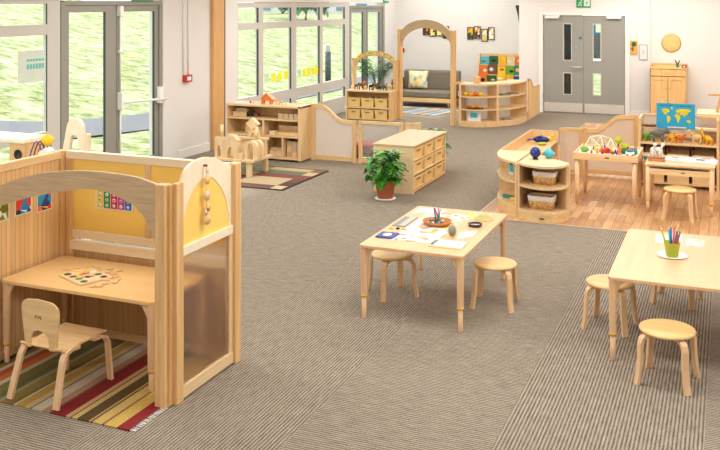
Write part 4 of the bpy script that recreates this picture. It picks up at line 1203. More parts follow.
solo('toy_car', MB().box(-0.05, 0.05, -0.025, 0.025, 0.008, 0.03, 0.006).box(-0.025, 0.03, -0.022, 0.022, 0.03, 0.048, 0.006).lathe([(0.012, -0.03), (0.012, 0.03)], mat=Matrix.Translation((-0.03, 0, 0.012)) @ MX, seg=10).lathe([(0.012, -0.03), (0.012, 0.03)], mat=Matrix.Translation((0.03, 0, 0.012)) @ MX, seg=10),
     'navy', 'small dark blue toy car on the patchwork rug beside the lime one', 'toy car', (-6.18, 10.36, CZ), R(-30))

# ================================================================== BLOCK SHELF under the far windows
ax, bx_ = -7.11, -5.83
ws = thing('block_shelf', 'low pale wooden shelf unit of building blocks below the far windows', 'shelf', (ax, 11.80, 0))
W = bx_ - ax
part('top_board', MB().box(0, W, 0, 0.42, 0.795, 0.825, 0.004), 'bx', ws)
part('back_panel', MB().box(0.02, W - 0.03, 0.40, 0.415, 0.05, 0.795), 'pine', ws)
part('side_panel', MB().box(0, 0.03, 0, 0.40, 0, 0.795, 0.003), 'bz', ws)
part('side_panel', MB().box(W - 0.05, W, 0, 0.42, 0.02, 0.824, 0.003), 'bz', ws)
part('shelf_board', MB().box(0.03, W - 0.05, 0.004, 0.40, 0.60, 0.625), 'bx', ws)
part('shelf_board', MB().box(0.65, W - 0.05, 0.004, 0.40, 0.352, 0.376), 'bx', ws)
part('shelf_board', MB().box(0.03, 0.63, 0.004, 0.40, 0.352, 0.376), 'bx', ws)
part('shelf_board', MB().box(0.03, W - 0.05, 0.004, 0.40, 0.03, 0.055), 'bx', ws)
part('divider', MB().box(0.63, 0.66, 0.004, 0.40, 0.055, 0.60), 'bz', ws)
part('divider', MB().box(0.955, 0.98, 0.004, 0.40, 0.055, 0.352), 'bz', ws)
part('foot', MB().box(W - 0.25, W - 0.15, 0.0, 0.05, 0.0, 0.03), 'black', ws)
part('foot', MB().box(0.02, 0.2, 0.02, 0.05, 0.0, 0.03), 'edge', ws)


def shelfblk(name, mat, label, x, y, z, w, d, h, grp='blocks stored on the block shelf'):
    return solo(name, MB().box(-w / 2, w / 2, -d / 2, d / 2, 0, h, 0.003), mat, label, 'building block', (x, y, z), 0, grp)


shelfblk('wooden_block', 'leg', 'long pinkish block on the top left shelf of the block shelf', -6.93, 11.98, 0.6255, 0.26, 0.12, 0.07)
shelfblk('wooden_block', 'ply', 'slim block lying on the long one, top left of the block shelf', -6.92, 11.98, 0.696, 0.20, 0.08, 0.05)
shelfblk('wooden_block', 'brown', 'small dark block beside the black toy animal', -6.66, 11.96, 0.6255, 0.07, 0.07, 0.05)
for k in range(4):
    shelfblk('wooden_block', 'ply', 'cube block number in the row at the top right of the block shelf' .replace('number in the', 'in the') + ['', ', second', ', third', ', last'][k], -6.22 + 0.088 * k, 11.93, 0.6255, 0.078, 0.078, 0.078)
shelfblk('wooden_block', 'leg', 'long plank at the back of the middle right shelf of blocks', -6.10, 12.05, 0.3765, 0.40, 0.10, 0.13)
shelfblk('wooden_block', 'edgex', 'long plank at the front of the middle right shelf of blocks', -6.08, 11.90, 0.3765, 0.38, 0.08, 0.05)
shelfblk('wooden_block', 'block', 'short block at the left of the middle right shelf', -6.34, 11.90, 0.3765, 0.10, 0.08, 0.06)
shelfblk('wooden_block', 'edgex', 'long plank on the middle left shelf of blocks', -6.70, 12.02, 0.3765, 0.34, 0.10, 0.10)
shelfblk('wooden_block', 'leg', 'lower of two planks in the bottom middle compartment', -6.30, 11.98, 0.0555, 0.24, 0.12, 0.07)
shelfblk('wooden_block', 'ply', 'upper of two planks in the bottom middle compartment', -6.31, 11.98, 0.126, 0.20, 0.10, 0.05)
for r_ in range(3):
    for c_ in range(3):
        shelfblk('wooden_block', ['ply', 'leg', 'ply'][(r_ + c_) % 3], 'square block in the stack of nine at the bottom right of the block shelf', -6.065 + 0.085 * c_, 11.93, 0.0555 + 0.0805 * r_, 0.078, 0.1, 0.080, 'stack of square blocks at the bottom right')
t = thing('toy_animal', 'black toy animal on the top left shelf of the block shelf', 'toy', (-6.76, 11.92, 0.6255))
part('body', MB().ball((0, 0, 0.05), 0.035, 1.7, 0.8, 0.9).ball((0.065, 0, 0.078), 0.02), 'black', t)
for q in (-0.045, 0.025): part('leg', MB().box(q, q + 0.015, -0.02, 0.02, 0, 0.04), 'black', t)
t = thing('toy_house', 'small orange and brown toy house on top of the block shelf', 'toy', (-6.50, 12.0, 0.8255))
part('walls', MB().prism([(-0.09, 0), (-0.05, 0), (-0.05, 0.05), (0.05, 0.05), (0.05, 0), (0.09, 0), (0.09, 0.08), (0, 0.15), (-0.09, 0.08)], -0.03, 0.03, 'y'), 'orange', t)
part('roof', MB().ribbon([(-0.115, 0, 0.07), (0, 0, 0.165), (0.115, 0, 0.07)], 0.08, 0.014, (0, 1, 0)), 'leg', t)
for k, (x, c, h, w) in enumerate([(-6.33, 'yellow', 0.09, 0.028), (-6.28, 'yring', 0.075, 0.022), (-6.23, 'cream', 0.08, 0.02), (-6.17, 'cream', 0.07, 0.018), (-6.78, 'red', 0.06, 0.025), (-6.73, 'leg', 0.05, 0.02)]):
    lab = ['bright yellow peg doll on the block shelf', 'amber peg doll beside the bright yellow one on the block shelf', 'cream peg doll third from the toy house', 'pale peg doll farthest right on the block shelf', 'red peg doll left of the toy house', 'small wooden peg doll right of the red one'][k]
    t = thing('peg_doll', lab, 'toy figure', (x, 11.98, 0.8255), 0, 'peg dolls on top of the block shelf')
    part('body', MB().lathe([(w * 0.6, 0), (w * 0.55, h * 0.3), (w * 0.3, h * 0.7), (0, h * 0.72)], seg=14), c, t)
    part('head', MB().ball((0, 0, h * 0.82), w * 0.42), 'leg', t)
solo('play_cloth', MB().prism([(-0.15, -0.12), (0.16, -0.1), (0.14, 0.12), (-0.13, 0.14)], 0, 0.006, 'z'), 'paper', 'white cloth spread on the left end of the block shelf', 'cloth', (-6.93, 12.0, 0.8255))

# ================================================================== WAVY PANEL + CLEAR PANEL
def wavy_outline(pts, n=6):
    out = []
    for (a, b) in zip(pts, pts[1:]):
        for k in range(n):
            t_ = k / n; s = t_ * t_ * (3 - 2 * t_)
            out.append((lerp(a[0], b[0], t_), lerp(a[1], b[1], s)))
    out.append(pts[-1]); return out


wv = thing('wavy_panel', 'wave-topped wooden partition with a frosted pane beside the block shelf', 'partition panel', (-5.78, 12.10, 0))
o1 = wavy_outline([(0.03, 0.85), (0.14, 0.845), (0.50, 0.63), (0.68, 0.622)])
i1 = [(x, z - 0.058) for x, z in o1]
part('top_rail', MB().strip(o1, i1, -0.018, 0.018, 'y'), 'edgex', wv)
part('post', MB().box(-0.02, 0.04, -0.022, 0.022, 0, 0.85, 0.004), 'edge', wv)
part('post', MB().box(0.655, 0.705, -0.02, 0.02, 0, 0.63, 0.004), 'edge', wv)
part('bottom_rail', MB().box(0.04, 0.655, -0.018, 0.018, 0.02, 0.085), 'edgex', wv)
o2 = [(min(max(x, 0.04), 0.655), z - 0.03) for x, z in o1]
part('frosted_pane', MB().strip(o2, [(x, 0.06) for x, z in o2], -0.005, 0.005, 'y'), 'frost', wv)
cpn = thing('clear_panel', 'low wooden partition with a clear pane behind the potted plant', 'partition panel', (-5.03, 12.10, 0))
part('post', MB().box(0, 0.055, -0.02, 0.02, 0, 0.63, 0.004), 'edge', cpn)
part('post', MB().box(0.64, 0.70, -0.02, 0.02, 0, 0.63, 0.004), 'edge', cpn)
part('top_rail', MB().box(0.055, 0.64, -0.018, 0.018, 0.585, 0.63, 0.003), 'edgex', cpn)
part('bottom_rail', MB().box(0.055, 0.64, -0.018, 0.018, 0.02, 0.10, 0.003), 'edgex', cpn)
part('clear_pane', MB().box(0.05, 0.645, -0.004, 0.004, 0.095, 0.59), 'acryl', cpn)
cv = thing('corner_screen', 'short curved wooden corner panel right of the clear partition', 'partition panel', (-4.30, 12.10, 0))
cvp = [(0.0, 0.0), (0.06, 0.01), (0.12, 0.04), (0.165, 0.09), (0.18, 0.15)]
part('curved_board', MB().strip([(x, y) for x, y in cvp], [(x - 0.012, y + 0.022) for x, y in cvp], 0.02, 0.60, 'z'), 'cream', cv)
part('top_rail', MB().strip([(x + 0.006, y - 0.008) for x, y in cvp], [(x - 0.016, y + 0.03) for x, y in cvp], 0.60, 0.63, 'z'), 'edgex', cv)

# floor cushions seen through the clear pane
cu = [('fabric', 'brown floor cushion seen through the clear partition', (-5.05, 12.75, 0.0), (0.6, 0.5, 0.11)), ('pink', 'dusky red floor cushion stacked on the brown one', (-5.10, 12.75, 0.112), (0.50, 0.42, 0.09))]
for c, lab, loc, (w, d, h) in cu:
    m = MB().box(-w / 2, w / 2, -d / 2, d / 2, 0, h, min(0.035, h * 0.4))
    solo('floor_cushion', m, flat('cushion_' + c, (96, 70, 64) if c == 'fabric' else (150, 60, 62), 0.9), lab, 'cushion', loc, 0.1)

# ================================================================== STORAGE UNIT with nine bins (bins face +x)
su = thing('bin_storage_unit', 'low wooden storage unit with nine cream bins behind the potted plant', 'storage unit', (-4.12, 10.38, 0))
SW, SD = 0.535, 1.35
part('top_board', MB().box(-0.01, SW + 0.01, -0.005, SD + 0.005, 0.575, 0.60, 0.004), 'tantop', su)
part('end_panel', MB().box(0, SW, 0, 0.025, 0.0, 0.575, 0.003), 'cream', su)
part('end_panel', MB().box(0, SW, SD - 0.025, SD, 0.03, 0.575, 0.003), 'bz', su)
part('back_panel', MB().box(0, 0.015, 0.025, SD - 0.025, 0.04, 0.575), 'bz', su)
part('plinth', MB().box(0.03, SW - 0.01, 0.025, SD - 0.025, 0.015, 0.055), 'edge', su)
part('inner_back', MB().box(0.05, 0.06, 0.025, SD - 0.025, 0.055, 0.575), 'brown', su)
for z in (0.225, 0.398): part('shelf_board', MB().box(0.06, SW - 0.004, 0.025, SD - 0.025, z, z + 0.012), 'by', su)
for y in (0.455, 0.895): part('divider', MB().box(0.06, SW - 0.008, y, y + 0.012, 0.055, 0.575), 'bz', su)
part('slot', MB().box(0.27, 0.29, -0.003, 0.0, 0.14, 0.23), 'brown', su, 'dark brown slot')
bn0 = None
rows_n = ['bottom', 'middle', 'top']; cols_n = ['nearest', 'central', 'farthest']
for r_ in range(3):
    for c_ in range(3):
        loc = (-4.12 + SW / 2 + 0.055, 10.38 + 0.245 + 0.4375 * c_ - 0.005 * c_, [0.0565, 0.2385, 0.4115][r_])
        lab = 'cream bin in the %s row, %s column of the nine-bin storage unit' % (rows_n[r_], cols_n[c_])
        if bn0 is None: bn0 = make_bin(lab, loc, 0.40, 0.40, 0.145, R(90), 'cream bins in the nine-bin unit')
        else: dup(bn0, loc, R(90), lab)
plant('potted_plant', 'leafy green plant in a terracotta pot in front of the nine-bin unit', (-3.82, 10.02, 0), 0.13, 0.235, 0.20, 0.58, 0.26, 190, 0.13, 0.085, 5)
plant('potted_plant', 'green leafy plant standing behind the far end of the nine-bin unit', (-3.86, 12.02, 0), 0.13, 0.22, 0.22, 0.58, 0.24, 130, 0.13, 0.085, 9)

# ================================================================== BASKET SHELF with small arch, far left
gs = thing('basket_shelf', 'low wooden shelf with six cream bins and a yellow-dotted arch near the sofa', 'shelf', (-7.19, 16.60, 0))
GW = 0.97
part('top_board', MB().box(-0.01, GW + 0.01, 0, 0.40, 0.565, 0.595, 0.003), 'bx', gs)
part('side_panel', MB().box(0, 0.03, 0.0, 0.40, 0, 0.565), 'bz', gs)
part('side_panel', MB().box(GW - 0.04, GW, 0.0, 0.42, 0, 0.565), 'edge', gs)
part('back_panel', MB().box(0.03, GW - 0.04, 0.38, 0.395, 0.03, 0.565), 'pine', gs)
part('shelf_board', MB().box(0.03, GW - 0.04, 0.0, 0.38, 0.235, 0.265), 'bx', gs)
part('shelf_board', MB().box(0.03, GW - 0.04, 0.0, 0.38, 0.01, 0.035), 'bx', gs)
ar = part('arch', MB().strip([(0.03, 1.16)] + arc(0.50, 1.16, 0.44, 0.215, 168, 12, 14) + [(0.97, 1.16)], [(0.10, 1.06)] + arc(0.50, 1.08, 0.39, 0.20, 168, 12, 14) + [(0.90, 1.06)], 0.34, 0.37, 'y'), 'ply', gs)
part('arch_post', MB().box(0.0, 0.08, 0.33, 0.38, 0.595, 1.23, 0.003), 'edge', gs)
part('arch_post', MB().box(0.90, 0.99, 0.33, 0.40, 0.595, 1.20, 0.003), 'edge', gs)
for k in range(7):
    a = R(lerp(156, 24, k / 6))
    x, z = 0.50 + 0.415 * math.cos(a), 1.12 + 0.205 * math.sin(a)
    part('yellow_flower', MB().lathe([(0, 0.006), (0.036, 0.005), (0.038, 0)], mat=Matrix.Translation((x, 0.339, z)) @ MX, seg=9), 'yellow', ar, 'yellow flower disc')
bg0 = None
for r_ in range(2):
    for c_ in range(3):
        loc = (-7.19 + 0.165 + 0.295 * c_, 16.60 + 0.19, [0.0355, 0.2655][r_])
        lab = 'cream bin in the %s row, %s, of the basket shelf' % (['bottom', 'top'][r_], ['left', 'middle', 'right'][c_])
        if bg0 is None: bg0 = make_bin(lab, loc, 0.275, 0.34, 0.178, 0, 'cream bins in the basket shelf')
        else: dup(bg0, loc, 0, lab)
tys = [(-7.12, 'white', 'pink'), (-7.04, 'brown', 'soil'), (-6.93, 'brown', 'orange'), (-6.84, 'seat', 'brown'), (-6.72, 'soil', 'black'), (-6.62, 'brown', 'brown'), (-6.52, 'black', 'brown'), (-6.42, 'dkgreen', 'soil'), (-6.32, 'edge', 'brown')]
tlab = ['white and pink', 'dark brown, left,', 'brown and orange', 'honey-coloured', 'black and dark brown', 'plain brown, centre right,', 'black', 'dark green', 'pale wooden']
for k, (x, c1, c2) in enumerate(tys):
    t = thing('toy_animal', '%s toy animal standing on top of the basket shelf' % tlab[k], 'toy', (x, 16.80, 0.5955), random.uniform(-0.6, 0.6), 'toy animals on the basket shelf')
    s = 0.9 + 0.3 * (k % 3)
    lg = MB().ball((0, 0, 0.065 * s), 0.028 * s, 1.5, 0.8, 0.9)
    for sx in (-0.025, 0.025):
        for sy in (-0.012, 0.012): lg.tube([(sx * s, sy * s, 0), (sx * s, sy * s, 0.062 * s)], 0.006 * s, 6)
    part('body', lg, c1, t)
    part('head', MB().ball((0.042 * s, 0, 0.098 * s), 0.018 * s).tube([(0.025 * s, 0, 0.075 * s), (0.042 * s, 0, 0.098 * s)], 0.011 * s, 6), c2, t)
for k, (dx, c) in enumerate([(-0.05, 'black'), (0.02, 'paper'), (0.06, 'black')]):
    solo('soft_toy', MB().ball((0, 0, 0.04), 0.045, 1.2, 1.0, 0.8), c, ['black soft toy at the left of the top middle bin', 'white soft toy in the top middle bin of the basket shelf', 'black soft toy at the right of the top middle bin'][k], 'toy', (-6.73 + dx, 16.74 + 0.03 * k, 0.36 + 0.008 * k), 0, 'soft toys in the basket shelf bin')
solo('soft_toy', MB().ball((0, 0, 0.04), 0.05, 1.5, 1.0, 0.6), 'brown', 'brown soft toy in the top left bin of the basket shelf', 'toy', (-7.03, 16.76, 0.37), 0.3)

# palm by the far doors
random.seed(21)
pl = thing('palm', 'tall arching palm beside the far glazed doors', 'plant', (-7.36, 18.78, 0))
part('pot', MB().lathe([(0.13, 0), (0.17, 0.26), (0.175, 0.28), (0.155, 0.28), (0.14, 0.24), (0, 0.24)], seg=26), 'white', pl)
fm = MB(); stm = MB()
for k in range(17):
    a = 2 * PI * k / 17 + random.uniform(-.2, .2); ln = random.uniform(0.55, 0.95); up = random.uniform(0.75, 1.15)
    pts = []
    for q in range(9):
        t_ = q / 8
        r_ = ln * 0.62 * t_ ** 1.3
        z = 0.26 + up * (1.35 * t_ - 0.62 * t_ * t_)
        pts.append(Vector((r_ * math.cos(a), r_ * math.sin(a), z)))
    stm.tube(pts, 0.007, 5, 0.002)
    for q in range(3, 9):
        for u_ in (0.0, 0.5):
            p = pts[q] if q == 8 else pts[q].lerp(pts[q + 1], u_)
            d = (pts[q] - pts[q - 1]).normalized()
            s = d.cross(Vector((0, 0, 1))).normalized()
            for sg in (-1, 1):
                fm.leaf(p, d * 0.7 + s * sg * 0.8 + Vector((0, 0, -0.35)), (0, 0, 1), 0.24 * (1.1 - 0.05 * q), 0.035)
part('frond_stems', stm, 'dkgreen', pl)
part('fronds', fm, 'leafdark', pl)

# ================================================================== TALL ARCH
ta = thing('tall_arch', 'tall freestanding wooden archway in front of the sofa', 'arch', (-6.22, 17.07, 0), R(-23.4))
AW = 1.49
part('post', MB().box(0.0, 0.085, -0.04, 0.04, 0, 1.83, 0.005), 'edge', ta)
part('post', MB().box(AW - 0.085, AW, -0.04, 0.04, 0, 1.83, 0.005), 'edge', ta)
oa = [(0.085, 1.76)] + arc(AW / 2, 1.66, AW / 2 - 0.05, 0.37, 160, 20, 18) + [(AW - 0.085, 1.76)]
ia = [(0.086, 1.48)] + arc(AW / 2, 1.50, AW / 2 - 0.095, 0.365, 172, 8, 18) + [(AW - 0.086, 1.48)]
part('arch', MB().strip(oa, ia, -0.018, 0.018, 'y'), 'ply', ta)

# ================================================================== SOFA, pillow, rug
sf = thing('sofa', 'small taupe sofa with pale wooden frame against the far wall', 'sofa', (-6.44, 19.62, 0))
part('seat_cushion', MB().box(-0.66, 0.66, -0.42, 0.30, 0.215, 0.345, 0.03), 'fabric', sf)
part('back_cushion', MB().box(-0.66, 0.70, 0.20, 0.42, 0.33, 0.79, 0.05), 'fabric', sf)
part('armrest', MB().box(-0.76, -0.66, -0.36, 0.36, 0.22, 0.60, 0.03), 'fabric', sf)
part('armrest', MB().box(0.665, 0.745, -0.43, 0.38, 0.50, 0.545, 0.012).box(0.68, 0.73, -0.42, -0.36, 0.02, 0.50, 0.006).box(0.68, 0.73, 0.30, 0.36, 0.02, 0.50, 0.006), 'edge', sf, 'pale wooden armrest')
part('front_rail', MB().box(-0.74, 0.70, -0.435, -0.395, 0.115, 0.205, 0.006), 'edgex', sf)
part('base_frame', MB().box(-0.70, 0.68, -0.39, 0.36, 0.15, 0.21), 'brown', sf)
for x, y in ((-0.68, -0.40), (0.62, -0.40), (-0.68, 0.34), (0.62, 0.34)):
    part('leg', MB().tube([(x, y, 0.15), (x * 1.02, y * 1.02, 0.0)], 0.022, 10, 0.014), 'edge', sf)
pw = MB()
N_s = 12
gridp = []
for s_ in (1, -1):
    gg = []
    for i in range(N_s + 1):
        row = []
        for j in range(N_s + 1):
            u_, v_ = i / N_s * 2 - 1, j / N_s * 2 - 1
            th = 0.075 * ((1 - u_ ** 4) * (1 - v_ ** 4)) ** 0.6
            k_ = 0.20 * (1 - 0.06 * (1 - v_ * v_) * abs(u_))
            row.append(pw.bm.verts.new((u_ * 0.215 * (1 - 0.07 * (1 - v_ * v_)), s_ * th, 0.2 + v_ * 0.195 * (1 - 0.07 * (1 - u_ * u_)))))
        gg.append(row)
    for i in range(N_s):
        for j in range(N_s):
            f = pw.bm.faces.new([gg[i][j], gg[i + 1][j], gg[i + 1][j + 1], gg[i][j + 1]]); f.smooth = True
bmesh.ops.remove_doubles(pw.bm, verts=pw.bm.verts[:], dist=0.0005)
bmesh.ops.recalc_face_normals(pw.bm, faces=pw.bm.faces[:])
pm = solo('patterned_cushion', pw, patchy('bird_print_fabric', [(236, 222, 180), (240, 228, 190), (238, 224, 184), (110, 175, 170), (236, 222, 182), (240, 200, 120), (242, 230, 196), (160, 200, 190)], 13, 0.9),
          'cream patterned cushion with teal and orange motifs on the sofa', 'cushion', (-6.70, 19.70, 0.352), R(8))
pm.rotation_euler.x = R(-14); pm.scale = (1.12, 1.12, 1.12)
sr = thing('striped_rug', 'pale blue, grey and orange striped rug in front of the sofa', 'rug', (-6.33, 18.45, 0), R(-12))
ss = []
pal = [(196, 214, 220), (140, 188, 206), (226, 216, 204), (214, 160, 110), (178, 176, 172), (120, 176, 200), (230, 226, 218), (206, 186, 160), (150, 196, 214), (222, 214, 204), (210, 150, 100), (190, 200, 204), (130, 180, 200), (228, 220, 210)]
for k, c in enumerate(pal): ss.append((-0.78 + 1.56 * k / len(pal), c))
part('pile', MB().box(-0.78, 0.78, -0.55, 0.55, 0.0005, 0.012, 0.003), stripes('sofa_rug_stripes', 'x', ss, -0.78, 0.78), sr)

# ================================================================== CURVED THREE-TIER SHELF (far middle)
cs3 = thing('curved_shelf', 'three-tier curved wooden shelf right of the tall arch', 'shelf', (-4.3, 17.0, 0))
def off(pts, ox=-4.3, oy=17.0): return [(x - ox, y - oy) for x, y in pts]
front = off([(-4.76, 16.50), (-4.60, 16.43), (-4.44, 16.425), (-4.25, 16.53), (-4.07, 16.70), (-3.90, 16.90), (-3.79, 17.15), (-3.74, 17.45), (-3.73, 17.74)])
backl = off([(-4.76, 16.86), (-4.68, 16.80), (-4.58, 16.80), (-4.46, 16.86), (-4.34, 17.00), (-4.22, 17.15), (-4.14, 17.32), (-4.09, 17.50), (-4.08, 17.74)])
def slab(z0, z1, ins=0.0):
    return MB().strip(front, backl, z0, z1, 'z')
part('top_board', slab(0.79, 0.82), 'cream', cs3)
part('shelf_board', slab(0.555, 0.58), 'bx', cs3)
part('shelf_board', slab(0.31, 0.335), 'bx', cs3)
part('bottom_board', slab(0.075, 0.10), 'bx', cs3)
fin = [(x * 0.985 - 0.0, y * 0.97 + 0.0) for x, y in front]
part('plinth', MB().strip(front, [(lerp(a[0], b[0], 0.05), lerp(a[1], b[1], 0.05)) for a, b in zip(front, backl)], 0.0, 0.075, 'z'), 'edgex', cs3)
part('back_panel', MB().strip([(lerp(a[0], b[0], 0.95), lerp(a[1], b[1], 0.95)) for a, b in zip(front, backl)], backl, 0.10, 0.79, 'z'), 'frost', cs3)
def seg_panel(k, z1=0.80, th=0.02):
    a, b = Vector(front[k]), Vector(backl[k]); s = (b - a).normalized(); n_ = Vector((s.y, -s.x)) * th
    return MB().prism([tuple(a - n_), tuple(a + n_), tuple(b + n_), tuple(b - n_)], 0.0, z1, 'z')
part('side_panel', seg_panel(0), 'bz', cs3)
part('divider', seg_panel(4), 'bz', cs3)
part('side_panel', seg_panel(8, 0.82, 0.012), 'bz', cs3)
for k, (x, y, c, r_) in enumerate([(-4.66, 16.60, 'yellow', 0.045), (-4.56, 16.56, 'yring', 0.05), (-4.47, 16.60, 'orange', 0.05), (-4.38, 16.62, 'yellow', 0.045), (-4.50, 16.68, 'yellow', 0.045)]):
    solo('toy_fruit', MB().ball((0, 0, r_ * 0.85), r_, 1.1, 1, 0.85), c, ['yellow toy fruit at the left of the curved shelf\'s top tier', 'amber toy fruit second from the left, top tier', 'orange toy fruit in the middle of the top tier', 'yellow toy fruit at the right of the top tier', 'yellow toy fruit behind the others on the top tier'][k], 'toy', (x, y, 0.5805), 0, 'toy fruit on the curved shelf')
t = thing('shallow_tray', 'dark shallow tray of orange toys on the curved shelf\'s middle tier', 'tray', (-4.5, 16.60, 0.3355))
part('dish', MB().lathe([(0, 0), (0.15, 0), (0.18, 0.02), (0.17, 0.02), (0.14, 0.006), (0, 0.006)], seg=26), 'brown', t)
for k in range(4):
    solo('toy_pumpkin', MB().ball((0, 0, 0.03), 0.036, 1.1, 1, 0.8), ['orange', 'yring'][k % 2], ['orange toy pumpkin, leftmost in the dark tray', 'amber toy pumpkin, second from the left in the dark tray', 'orange toy pumpkin, third from the left in the dark tray', 'amber toy pumpkin, rightmost in the dark tray'][k], 'toy', (-4.60 + 0.07 * k, 16.60 + 0.02 * (k % 2), 0.3425), 0, 'toy pumpkins in the dark tray')
t = thing('picture_book', 'white picture card with a teal image on the curved shelf\'s bottom tier', 'card', (-4.50, 16.56, 0.1005), R(-3))
part('card', MB().box(-0.13, 0.13, -0.006, 0.006, 0, 0.215, 0.002), 'paper', t)
part('picture', MB().box(-0.07, 0.07, -0.008, -0.006, 0.065, 0.16), 'cyan', t)
for k, (x, y, z) in enumerate([(-4.02, 17.02, 0.5805), (-3.92, 17.3, 0.5805), (-3.98, 17.05, 0.1005)]):
    solo('metal_tray', MB().box(-0.10, 0.10, -0.07, 0.07, 0, 0.02, 0.004), 'grey', ['grey tray at the front of the right section, top tier of the curved shelf', 'grey tray at the back of the right section, top tier of the curved shelf', 'grey tray on the bottom tier of the curved shelf, right section'][k], 'tray', (x, y, z), R(50))
solo('wooden_box', MB().box(-0.06, 0.06, -0.06, 0.06, 0, 0.13, 0.008), 'edge', 'small wooden box on top of the curved shelf near the arch', 'box', (-4.47, 16.66, 0.8205), 0.1)

ep = thing('wavy_panel', 'solid wooden panel with a sloping top between the curved shelf and the grey door', 'partition panel', (-3.71, 17.77, 0))
o_ = wavy_outline([(0.0, 0.83), (0.12, 0.82), (0.50, 0.64), (1.10, 0.63)])
part('panel', MB().strip(o_, [(x, 0.02) for x, z in o_], -0.012, 0.012, 'x'), 'pine', ep)
part('top_rail', MB().strip([(x, z + 0.012) for x, z in o_], [(x, z - 0.03) for x, z in o_], -0.02, 0.02, 'x'), 'edge', ep)

# book display rack against the sofa wall
br = thing('book_rack', 'book display rack full of colourful covers against the far wall', 'book rack', (-4.94, 20.52, 0))
part('side_panel', MB().prism([(-0.24, 0), (0.22, 0), (0.22, 1.16), (0.14, 1.16)], -0.55, -0.52, 'x'), 'edge', br)
part('side_panel', MB().prism([(-0.24, 0), (0.22, 0), (0.22, 1.16), (0.14, 1.16)], 0.52, 0.55, 'x'), 'edge', br)
part('back_board', MB().box(-0.52, 0.52, 0.19, 0.21, 0, 1.16), 'edgex', br)
for k in range(4):
    part('ledge', MB().box(-0.52, 0.52, -0.14 + 0.08 * k, -0.05 + 0.08 * k, 0.22 + 0.22 * k, 0.24 + 0.22 * k), 'edgex', br)
bcols = [['cyan', 'dkgreen', 'teal', 'yring', 'cyan'], ['orange', 'dkgreen', 'yellow', 'yring', 'blue'], ['orange', 'brown', 'yellow', 'green', 'teal'], ['cyan', 'dkgreen', 'yring', 'cream', 'orange']]
hues = {'cyan': 'light blue', 'navy': 'navy', 'teal': 'teal', 'yring': 'amber', 'orange': 'orange', 'dkgreen': 'dark green', 'yellow': 'yellow', 'blue': 'blue', 'brown': 'brown', 'green': 'green', 'cream': 'cream'}
posn = ['leftmost', 'second from left', 'central', 'second from right', 'rightmost']
for r_ in range(4):
    for c_ in range(5):
        c = bcols[r_][c_]
        t = thing('picture_book', '%s picture book, %s on the rack\'s %s ledge' % (hues[c], posn[c_], ['lowest', 'second lowest', 'second highest', 'highest'][r_]), 'book', (-4.94 - 0.42 + 0.21 * c_ + 0.01 * ((r_ * 3 + c_) % 3), 20.52 - 0.085 + 0.08 * r_, 0.2405 + 0.22 * r_), 0, 'picture books on the display rack')
        hh = 0.19 + 0.018 * ((r_ * 2 + c_) % 3)
        part('cover', MB().box(-0.101, 0.101, -0.012, 0.0, 0, hh, 0.001), c, t)
        part('cover_picture', MB().ball((0.03 * ((c_ + r_) % 3 - 1), -0.0125, hh * (0.4 + 0.1 * (c_ % 3))), 0.055, 1, 0.05, 0.4 + 0.2 * ((c_ + 2 * r_) % 3), 5 + c_ % 3), ['paper', 'red', 'black', 'yellow', 'white'][(r_ * 2 + c_) % 5], t)

# ================================================================== PINE CABINET
kb = thing('cabinet', 'pine cabinet with two doors and a drawer against the white wall', 'cabinet', (-1.12, 19.0, 0))
part('carcass', MB().box(-0.335, 0.335, -0.22, 0.34, 0.04, 1.04, 0.004).box(-0.32, -0.26, -0.2, 0.3, 0, 0.04).box(0.26, 0.32, -0.2, 0.3, 0, 0.04), 'pine', kb)
part('top_board', MB().box(-0.35, 0.35, -0.245, 0.35, 1.04, 1.065, 0.004), 'pine', kb)
part('gallery', MB().box(-0.35, 0.35, 0.30, 0.33, 1.065, 1.12, 0.004).box(-0.35, -0.33, -0.1, 0.30, 1.065, 1.10), 'post', kb)
part('shadow_gap', MB().box(-0.335, 0.335, -0.223, -0.219, 0.886, 0.899).box(-0.005, 0.005, -0.223, -0.219, 0.06, 0.886).box(-0.345, -0.337, -0.2, 0.33, 0.0, 1.04), 'brown', kb)  # brown strips painted as the dark gaps round doors, drawer and side
dw = part('drawer', MB().box(-0.32, 0.32, -0.238, -0.22, 0.90, 1.03, 0.004), 'pine', kb)
part('knob', MB().ball((-0.0, -0.25, 0.965), 0.014), 'edge', dw)
for sx in (-1, 1):
    x0_, x1_ = (-0.32, -0.005) if sx < 0 else (0.005, 0.32)
    m = MB()
    m.box(x0_, x0_ + 0.06, -0.24, -0.22, 0.06, 0.885, 0.003).box(x1_ - 0.06, x1_, -0.24, -0.22, 0.06, 0.885, 0.003).box(x0_ + 0.06, x1_ - 0.06, -0.24, -0.22, 0.82, 0.885, 0.002).box(x0_ + 0.06, x1_ - 0.06, -0.24, -0.22, 0.06, 0.13, 0.002)
    m.box(x0_ + 0.055, x1_ - 0.055, -0.231, -0.222, 0.12, 0.83)
    d_ = part('door', m, 'pine', kb)
    part('knob', MB().ball((-0.035 * 1 if sx < 0 else 0.035, -0.252, 0.66), 0.013), 'edge', d_)
t = thing('potted_cactus', 'small dark green cactus in a teal pot on the pine cabinet', 'plant', (-0.95, 18.95, 1.0655))
part('pot', MB().lathe([(0.028, 0), (0.038, 0.05), (0.034, 0.05), (0.03, 0.04), (0, 0.04)], seg=18), 'teal', t)
part('stems', MB().tube([(0, 0, 0.04), (-0.02, 0, 0.09), (-0.045, 0, 0.15)], 0.016, 8, 0.012).tube([(0, 0, 0.04), (0.02, 0, 0.09), (0.045, 0, 0.14)], 0.016, 8, 0.012), 'dkgreen', t)
t = thing('trinket_box', 'small red-brown open box at the right end of the pine cabinet top', 'box', (-0.815, 18.80, 1.0655))
